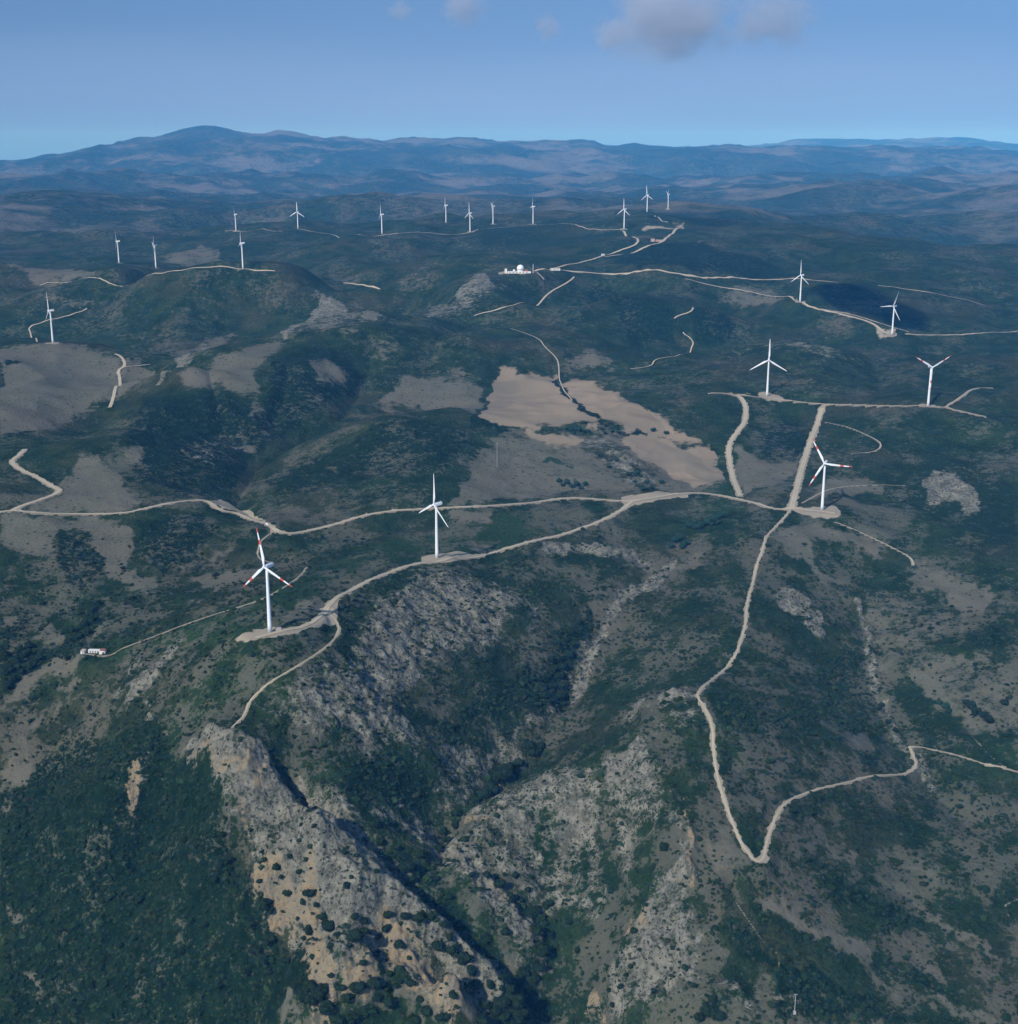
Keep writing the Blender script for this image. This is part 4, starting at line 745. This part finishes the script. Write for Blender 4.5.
ZONES = [
 ('holm_oak', 'oak', 'dark green holm oak on the ochre cliff', 'oaks dotted over the ochre cliff',
  [(277,868,9),(282,877,6),(288,894,9),(308,894,11),(303,902,7),(323,917,10),(328,927,14),(308,931,10),(304,938,6),(337,935,7),(330,946,7),(355,936,15),(364,931,9),(355,917,8),(365,921,8),(388,915,9),(406,917,10),(386,929,9),(379,937,7),(399,945,11),(378,952,5),(363,963,8),(346,886,9),(285,952,5),(289,961,6),(331,976,6),(316,905,6),(262,852,5),(270,836,5),(290,856,6),(299,872,6)]),
 ('holm_oak', 'oak', 'dark holm oak clumped below the ochre cliff foot', 'oaks below the ochre cliff',
  [(291,973,8),(279,977,11),(374,984,16),(358,989,16),(348,998,12),(378,999,10),(390,1003,16),(387,989,9),(396,986,7),(411,983,9),(389,974,7),(401,982,6),(297,984,13),(311,987,15),(321,994,20),(328,1008,18),(314,1001,16),(337,1021,14),(353,1019,12),(414,1022,14),(303,998,10),(340,988,9),(453,996,9),(420,1000,8),(427,1013,14),(442,1018,12)]),
 ('holm_oak', 'oak', 'dark holm oak in thick scrub left of the ochre cliff', 'oaks left of the ochre cliff',
  [(265,904,15),(270,911,10),(270,940,14),(263,959,12),(240,905,9),(228,860,9),(236,880,10),(222,835,8),(250,925,10),(255,950,11),(246,972,10),(268,972,9),(215,880,8),(185,840,8),(140,900,9),(182,950,9),(120,945,8),(160,985,10),(90,985,9),(60,930,8),(220,985,10),(205,925,9)]),
 ('holm_oak', 'oak', 'shaded holm oak in the dark gully beside the pale ridge', 'oaks in the dark gully',
  [(375,825,10),(419,854,14),(406,868,16),(427,899,13),(420,918,14),(432,916,10),(437,947,13),(453,951,15),(465,959,15),(472,971,12),(476,985,12),(487,940,9),(491,985,10),(395,848,9),(440,905,10),(412,880,10),(443,925,9),(450,938,9),(460,925,8),(472,945,8),(380,842,8),(435,880,9),(448,897,9)]),
 ('holm_oak', 'oak', 'holm oak in the stream bed where two gullies meet', 'oaks where the gullies meet',
  [(484,1006,11),(501,1004,16),(515,1002,17),(525,992,16),(534,980,14),(523,973,12),(520,1016,16),(482,1021,12),(505,1018,12),(495,1012,11),(536,1000,12),(510,990,11),(540,968,11)]),
 ('holm_oak', 'oak', 'green oak along the narrow stream bed below the speckled slope', 'oaks along the narrow stream bed',
  [(542,951,17),(537,932,14),(534,911,12),(549,904,10),(549,935,9),(472,875,7),(487,875,9),(501,885,12),(446,840,9),(456,813,10),(439,849,8),(439,863,8),(505,932,9),(455,826,9),(443,832,8),(520,900,8),(542,918,9),(528,890,7),(515,875,7),(510,895,8)]),
 ('holm_oak', 'oak', 'dark oak in the ravine half hidden behind the spur', 'oaks in the ravine behind the spur',
  [(501,776,20),(491,788,17),(509,768,15),(534,753,15),(529,746,13),(484,795,13),(518,763,11),(541,747,10),(475,800,10)]),
 ('holm_oak', 'oak', 'dark tree in the dense strip filling the upper ravine', 'trees of the upper ravine',
  [(573,645,9),(568,655,10),(563,666,10),(560,676,9),(563,686,10),(560,696,9),(552,686,8),(553,670,9),(557,658,9),(565,640,8),(572,632,8),(579,622,7),(550,660,8),(547,676,8),(545,695,8),(553,700,8),(562,704,8),(541,686,7),(580,634,6),(588,612,6)]),
 ('valley_tree', 'valley', 'leafy tree in the row below the road junction', 'tree row below the road junction',
  [(725,515,8),(721,516,8),(714,519,9),(707,522,8),(702,524,7),(698,527,8),(692,526,8),(688,525,8),(718,522,6),(711,524,6),(695,522,6)]),
 ('valley_tree', 'valley', 'leafy tree by the stony clearing left of the tree row', 'trees by the stony clearing', [(679,538,9),(686,543,8),(675,540,8),(682,546,7),(671,546,7)]),
 ('valley_tree', 'valley', 'green tree in the thicket beside the tan fields', 'trees of the field thicket', [(566,429,4.5),(571,430,5),(576,429,5),(580,430,6),(584,431,5),(588,431,5),(573,433,4),(585,423,4)]),
 ('valley_tree', 'valley', 'tree among pale stones between the tan fields', 'trees among the pale stones',
  [(600,455,5),(609,467,4.5),(617,460,5),(628,474,5),(636,473,5),(661,482,6),(642,489,6),(635,482,5),(647,482,5),(653,430,5),(666,433,5),(605,433,4.5),(612,431,4.5),(618,432,4.5),(641,476,4.5),(652,487,4.5)]),
 ('valley_tree', 'valley', 'dark tree of the copse beside bare ground near the road', 'trees of the small copse', [(559,481,6),(567,482,7),(577,484,7),(585,484,6),(572,486,6),(581,488,5),(563,485,5)]),
 ('holm_oak', 'oak', 'dark oak in the valley bottom behind the long white house', 'oaks behind the white house', [(88,633,10),(79,637,10),(69,642,8),(94,619,9),(98,603,7),(85,624,8),(92,610,8),(74,630,8),(80,645,6)]),
 ('holm_oak', 'oak', 'lone dark bush on the bare strip below the white house', None, [(68,658,6)]),
 ('holm_oak', 'oak', 'dark oak in the wood at the left edge', 'oaks at the left edge', [(39,658,10),(31,666,9),(26,654,10),(16,662,11),(8,670,10),(8,686,10),(20,650,9),(29,646,9),(14,680,9),(5,655,9),(22,672,8)]),
 ('holm_oak', 'oak', 'dark oak of the clump on the speckled right hand slope', 'oaks on the speckled right slope', [(970,706,10),(976,712,10),(988,720,10),(983,715,8),(966,703,7)]),
 ('holm_oak', 'oak', 'single dark oak near the right edge above the clump', None, [(1004,703,8)]), 
 ('lentisk_bush', 'valley', 'bright bush on the speckled slope beside the oak clump', 'bright bushes on the right slope', [(945,706,9),(948,711,7),(939,703,6)]),
 ('holm_oak', 'oak', 'dark tree in the stony gully left of the speckled right slope', 'trees in the stony gully', [(882,705,6),(878,709,5),(888,722,6),(895,730,6)]),
 ('lentisk_bush', 'oak', 'round bush beside the lower dirt track', None, [(820,799,6.5)]),
 ('holm_oak', 'oak', 'scattered bush on the pale spur at the lower middle', 'bushes on the pale spur', [(634,931,8),(631,967,5),(620,987,7),(654,991,6),(577,951,7),(569,923,8),(664,847,10),(609,990,5),(640,950,5),(612,1005,6),(626,975,5),(646,905,5),(652,870,5)]),
 ('holm_oak', 'oak', 'dark thicket tree at the lower edge right of the pale spur', 'thicket trees at the lower edge', [(709,1010,15),(700,1018,12),(718,1017,12),(712,1000,9)])]
ONES = ['', 'first', 'second', 'third', 'fourth', 'fifth', 'sixth', 'seventh', 'eighth', 'ninth', 'tenth', 'eleventh', 'twelfth', 'thirteenth', 'fourteenth', 'fifteenth', 'sixteenth', 'seventeenth', 'eighteenth', 'nineteenth']
def ordinal(k, n):
    if k == 1: return 'leftmost of them'
    if k == n: return 'rightmost of them'
    return (ONES[k] if k < 20 else {2: 'twentieth', 3: 'thirtieth'}[k // 10] if k % 10 == 0 else {2: 'twenty-', 3: 'thirty-'}[k // 10] + ONES[k % 10]) + ' from left'
for name, kind, label, group, pts in ZONES:
    for k, (px, py, s) in enumerate(sorted(pts)):
        tree(px, py, s, kind, name, label if len(pts) == 1 else ('small ' if s < 8 else 'large ' if s > 13 else '') + label.replace('large ', '').replace('small ', '') + ' ' + ordinal(k + 1, len(pts)), group)

# ---------------------------------------------------------------- countless low bushes of the near slopes: one object of scattered clumps
def shrub_group():
    ng = bpy.data.node_groups.new('shrubs', 'GeometryNodeTree'); ng.interface.new_socket('Geometry', in_out='INPUT', socket_type='NodeSocketGeometry'); ng.interface.new_socket('Geometry', in_out='OUTPUT', socket_type='NodeSocketGeometry')
    nd = ng.nodes; lk = ng.links; gi = nd.new('NodeGroupInput'); go = nd.new('NodeGroupOutput'); gti = nd.new('GeometryNodeGeometryToInstance')
    for k in range(4):
        ic = nd.new('GeometryNodeMeshIcoSphere'); ic.inputs['Radius'].default_value = .5; ic.inputs['Subdivisions'].default_value = 2
        ns = nd.new('ShaderNodeTexNoise'); ns.noise_dimensions = '4D'; ns.inputs['Scale'].default_value = 3.0; ns.inputs['W'].default_value = k * 3.7; ns.inputs['Detail'].default_value = 2
        sb = nd.new('ShaderNodeVectorMath'); sb.operation = 'SUBTRACT'; sb.inputs[1].default_value = (.5, .5, .35); lk.new(ns.outputs['Color'], sb.inputs[0])
        ml = nd.new('ShaderNodeVectorMath'); ml.operation = 'MULTIPLY'; ml.inputs[1].default_value = (1.8, 1.8, 1.2); lk.new(sb.outputs[0], ml.inputs[0])
        sp = nd.new('GeometryNodeSetPosition'); lk.new(ic.outputs['Mesh'], sp.inputs['Geometry']); lk.new(ml.outputs[0], sp.inputs['Offset'])
        sm = nd.new('GeometryNodeSetMaterial'); sm.inputs['Material'].default_value = SHRUBM; lk.new(sp.outputs[0], sm.inputs['Geometry']); lk.new(sm.outputs[0], gti.inputs[0])
    ip = nd.new('GeometryNodeInstanceOnPoints'); lk.new(gi.outputs[0], ip.inputs['Points']); lk.new(gti.outputs[0], ip.inputs['Instance']); ip.inputs['Pick Instance'].default_value = True
    na = nd.new('GeometryNodeInputNamedAttribute'); na.data_type = 'FLOAT_VECTOR'; na.inputs['Name'].default_value = 'size'; lk.new(na.outputs[0], ip.inputs['Scale'])
    rv = nd.new('FunctionNodeRandomValue'); rv.data_type = 'FLOAT_VECTOR'; rv.inputs[0].default_value = (0, 0, 0); rv.inputs[1].default_value = (.3, .3, 6.28); lk.new(rv.outputs[0], ip.inputs['Rotation'])
    lk.new(ip.outputs[0], go.inputs[0]); return ng
def shrub_material():
    m, nt, b = new_mat('shrub_leaves'); g = N(nt); pos = g.n('ShaderNodeNewGeometry').outputs['Position']
    oi = g.n('ShaderNodeObjectInfo').outputs['Random']; n = g.noise(pos, 1.6, 3); n60 = g.noise(pos, .018, 4)
    c = g.mix(g.step(n, .35, .65), (.005, .018, .006), (.016, .040, .014)); c = g.mix(g.math('MULTIPLY', g.step(oi, .55, 1.0), .7), c, (.034, .044, .016)); c = g.mix(g.step(g.math('FRACT', g.math('MULTIPLY', oi, 7.3)), .90, .95), c, (.026, .054, .018)); c = g.mix(g.math('MULTIPLY', g.step(n60, .45, .7), .5), c, (.008, .021, .006))
    c = g.mix(g.step(oi, .965, .975), c, (.034, .040, .024)); g.L(c, b.inputs['Base Color']); return m
SHRUBM = shrub_material()
SHRUB_FAR = 1750.0
iN = int(np.searchsorted(RR, SHRUB_FAR)); jm = np.abs(AZ) < 0.43; j0_, j1_ = np.where(jm)[0][[0, -1]]
sg = (slice(1, iN), slice(j0_, j1_))
area = (np.gradient(RR)[1:iN, None] * (RR[1:iN, None] * np.gradient(AZ)[None, j0_:j1_]))
cl = {k: v[sg] for k, v in COV.items()}
patch = perlin(X[sg] / 26, Y[sg] / 26, 101) * .6 + perlin(X[sg] / 9, Y[sg] / 9, 102) * .5
scrubby = np.clip(1 - cl['bare'] - cl['rock'] - cl['dirt'] * 2 - cl['ochre'], 0, 1)
dens = 0.060 * scrubby * np.clip(.55 + patch * 1.3, .05, 1.6) * (1 - .8 * cl['lush']) + .07 * cl['forest'] * scrubby + .012 * cl['bare'] * np.clip(.2 + patch * 2.5, 0, 2) + .028 * cl['rock'] * np.clip(.45 + patch * 2.0, 0, 2) + .008 * cl['ochre']
dens *= np.clip(1 - 1.3 * cl['dirt'], 0, 1) * np.clip(1 - 1.1 * cl['field'], 0, 1) * (1 - sstep(1350, SHRUB_FAR, RG[sg]) * .8)
lam = dens * area; cnt = nrng.poisson(lam); ii_, jj_ = np.nonzero(cnt); ii_ = np.repeat(ii_, cnt[ii_, jj_]); jj_ = np.repeat(jj_, cnt[np.nonzero(cnt)])
fr = ii_ + 1 + nrng.uniform(-.5, .5, len(ii_)); fa = jj_ + j0_ + nrng.uniform(-.5, .5, len(ii_)); r_s = np.interp(fr, np.arange(NR), RR); a_s = np.interp(fa, np.arange(NC), AZ)
xs, ys = r_s * np.sin(a_s), r_s * np.cos(a_s); zs = zat(xs, ys)
size = np.clip(np.exp(nrng.normal(.72, .42, len(xs))), .8, 5.5) * (1 + .2 * cl['forest'][ii_, jj_])
print('shrubs', len(xs))
sm_ = bpy.data.meshes.new('scrub'); sm_.vertices.add(len(xs)); sm_.vertices.foreach_set('co', np.stack([xs, ys, zs + size * .12], -1).reshape(-1).astype(np.float32))
a_ = sm_.attributes.new('size', 'FLOAT_VECTOR', 'POINT'); a_.data.foreach_set('vector', np.stack([size * nrng.uniform(.8, 1.3, len(xs)), size * nrng.uniform(.8, 1.3, len(xs)), size * nrng.uniform(.55, .85, len(xs))], -1).reshape(-1).astype(np.float32))
sm_.update(); so = tag(link('undergrowth', sm_), kind='stuff'); md = so.modifiers.new('scatter', 'NODES'); md.node_group = shrub_group()

# ---------------------------------------------------------------- clouds: lumpy bodies of thin grey vapour well above the haze
def cloud_material(dens, scale, thr, seed, soft=.30):
    m = bpy.data.materials.new('cloud_vapour'); m.use_nodes = True; nt = m.node_tree; nt.nodes.clear(); g = N(nt)
    o = g.n('ShaderNodeOutputMaterial'); v = g.n('ShaderNodeVolumePrincipled'); tc = g.n('ShaderNodeTexCoord').outputs['Object']
    ln = g.n('ShaderNodeVectorMath', operation='LENGTH'); g.L(tc, ln.inputs[0])
    mp = g.n('ShaderNodeMapping'); mp.inputs['Location'].default_value = (seed * 3.1, seed * 1.7, 0); g.L(tc, mp.inputs[0])
    n = g.noise(mp.outputs[0], scale, 5, .62)
    body = g.math('SUBTRACT', 1.0, ln.outputs['Value'])
    d = g.step(g.math('ADD', g.math('MULTIPLY', body, .62), n), thr, thr + soft)
    g.L(g.math('MULTIPLY', g.math('MULTIPLY', d, dens), g.step(body, 0, .25 if soft < .5 else .7)), v.inputs['Density']); v.inputs['Color'].default_value = (.62, .66, .76, 1); v.inputs['Anisotropy'].default_value = .1
    v.inputs['Absorption Color'].default_value = (.25, .25, .27, 1)
    g.L(v.outputs[0], o.inputs['Volume']); return m
def cloud(px, py, dist, sx, sy, sz, dens, scale, thr, seed, label=None, loc=None, soft=.30):
    """sx, sz in picture-angle pixels at that distance"""
    if loc is None:
        az, s = ray(px, py); loc = (dist * math.sin(az), dist * math.cos(az), CAM_Z + s * dist); k = dist / FPX; scl = (sx * k / 2, sy / 2, sz * k / 2)
    else: scl = (sx / 2, sy / 2, sz / 2)
    x = MB(); x.rings([circle(math.cos(a), math.sin(a), 16) for a in np.linspace(-1.45, 1.45, 9)]); o = x.build('cloud', cloud_material(dens, scale, thr, seed, soft)); o.location = loc; o.scale = scl
    if label: tag(o, label, 'cloud')
    else: tag(o, kind='stuff')
cloud(668, 20, 14000, 200, 1700, 110, .0030, 2.1, .66, 1, 'large soft grey cloud with a pinkish middle at the top of the sky')
cloud(772, 20, 14500, 125, 1300, 84, .0026, 2.2, .67, 2, 'smaller grey cloud puff just right of the large soft cloud')
cloud(610, 34, 14000, 40, 900, 50, .0026, 1.8, .66, 3, 'small torn grey wisp just left of the large soft cloud')
cloud(465, 8, 14500, 70, 900, 48, .0030, 1.7, .66, 4, 'small grey wisp alone at the top edge near the middle')
cloud(400, 11, 14500, 34, 600, 24, .0024, 1.7, .62, 5, 'tiny faint wisp leftmost at the top of the sky')
cloud(547, 27, 14500, 36, 700, 36, .0024, 1.7, .63, 6, 'faint small wisp between the lone wisp and the large cloud')
for (px, py), s in (((856, 299), (200, 400, 130)), ((900, 316), (150, 280, 110))):     # the drifting puffs whose shadow lies on the far hillside
    p = at(px, py); t = (1350 - p.z) / math.sin(SUN_EL); cloud(0, 0, 0, *s, .05, 1.5, .50, px, loc=tuple(p - ld * t))
for q in ((220, 96, 1700, 200, 11), (860, 100, 1500, 190, 12)): cloud(q[0], q[1], 62000, q[2], 7000, q[3], .00013, 1.8, .40, q[4], soft=.75)          # faint veils far beyond the mountains
# ---------------------------------------------------------------- the air
hz = MB(); zlo = float(Z.min()) - 1.0; zhi = max(CAM_Z, float(Z.max())) + 60
hz.box((0, 19500, (zlo + zhi) / 2), (64000, 43000, zhi - zlo))
hm = bpy.data.materials.new('haze'); hm.use_nodes = True; hn = hm.node_tree; hn.nodes.clear()
ho = hn.nodes.new('ShaderNodeOutputMaterial'); hv = hn.nodes.new('ShaderNodeVolumePrincipled')
hv.inputs['Density'].default_value = HAZE_DENSITY; hv.inputs['Color'].default_value = (*HAZE_COLOR, 1); hv.inputs['Absorption Color'].default_value = (1, 1, 1, 1); hv.inputs['Anisotropy'].default_value = -0.3
hn.links.new(hv.outputs[0], ho.inputs['Volume'])
tag(hz.build('haze', hm), kind='stuff')
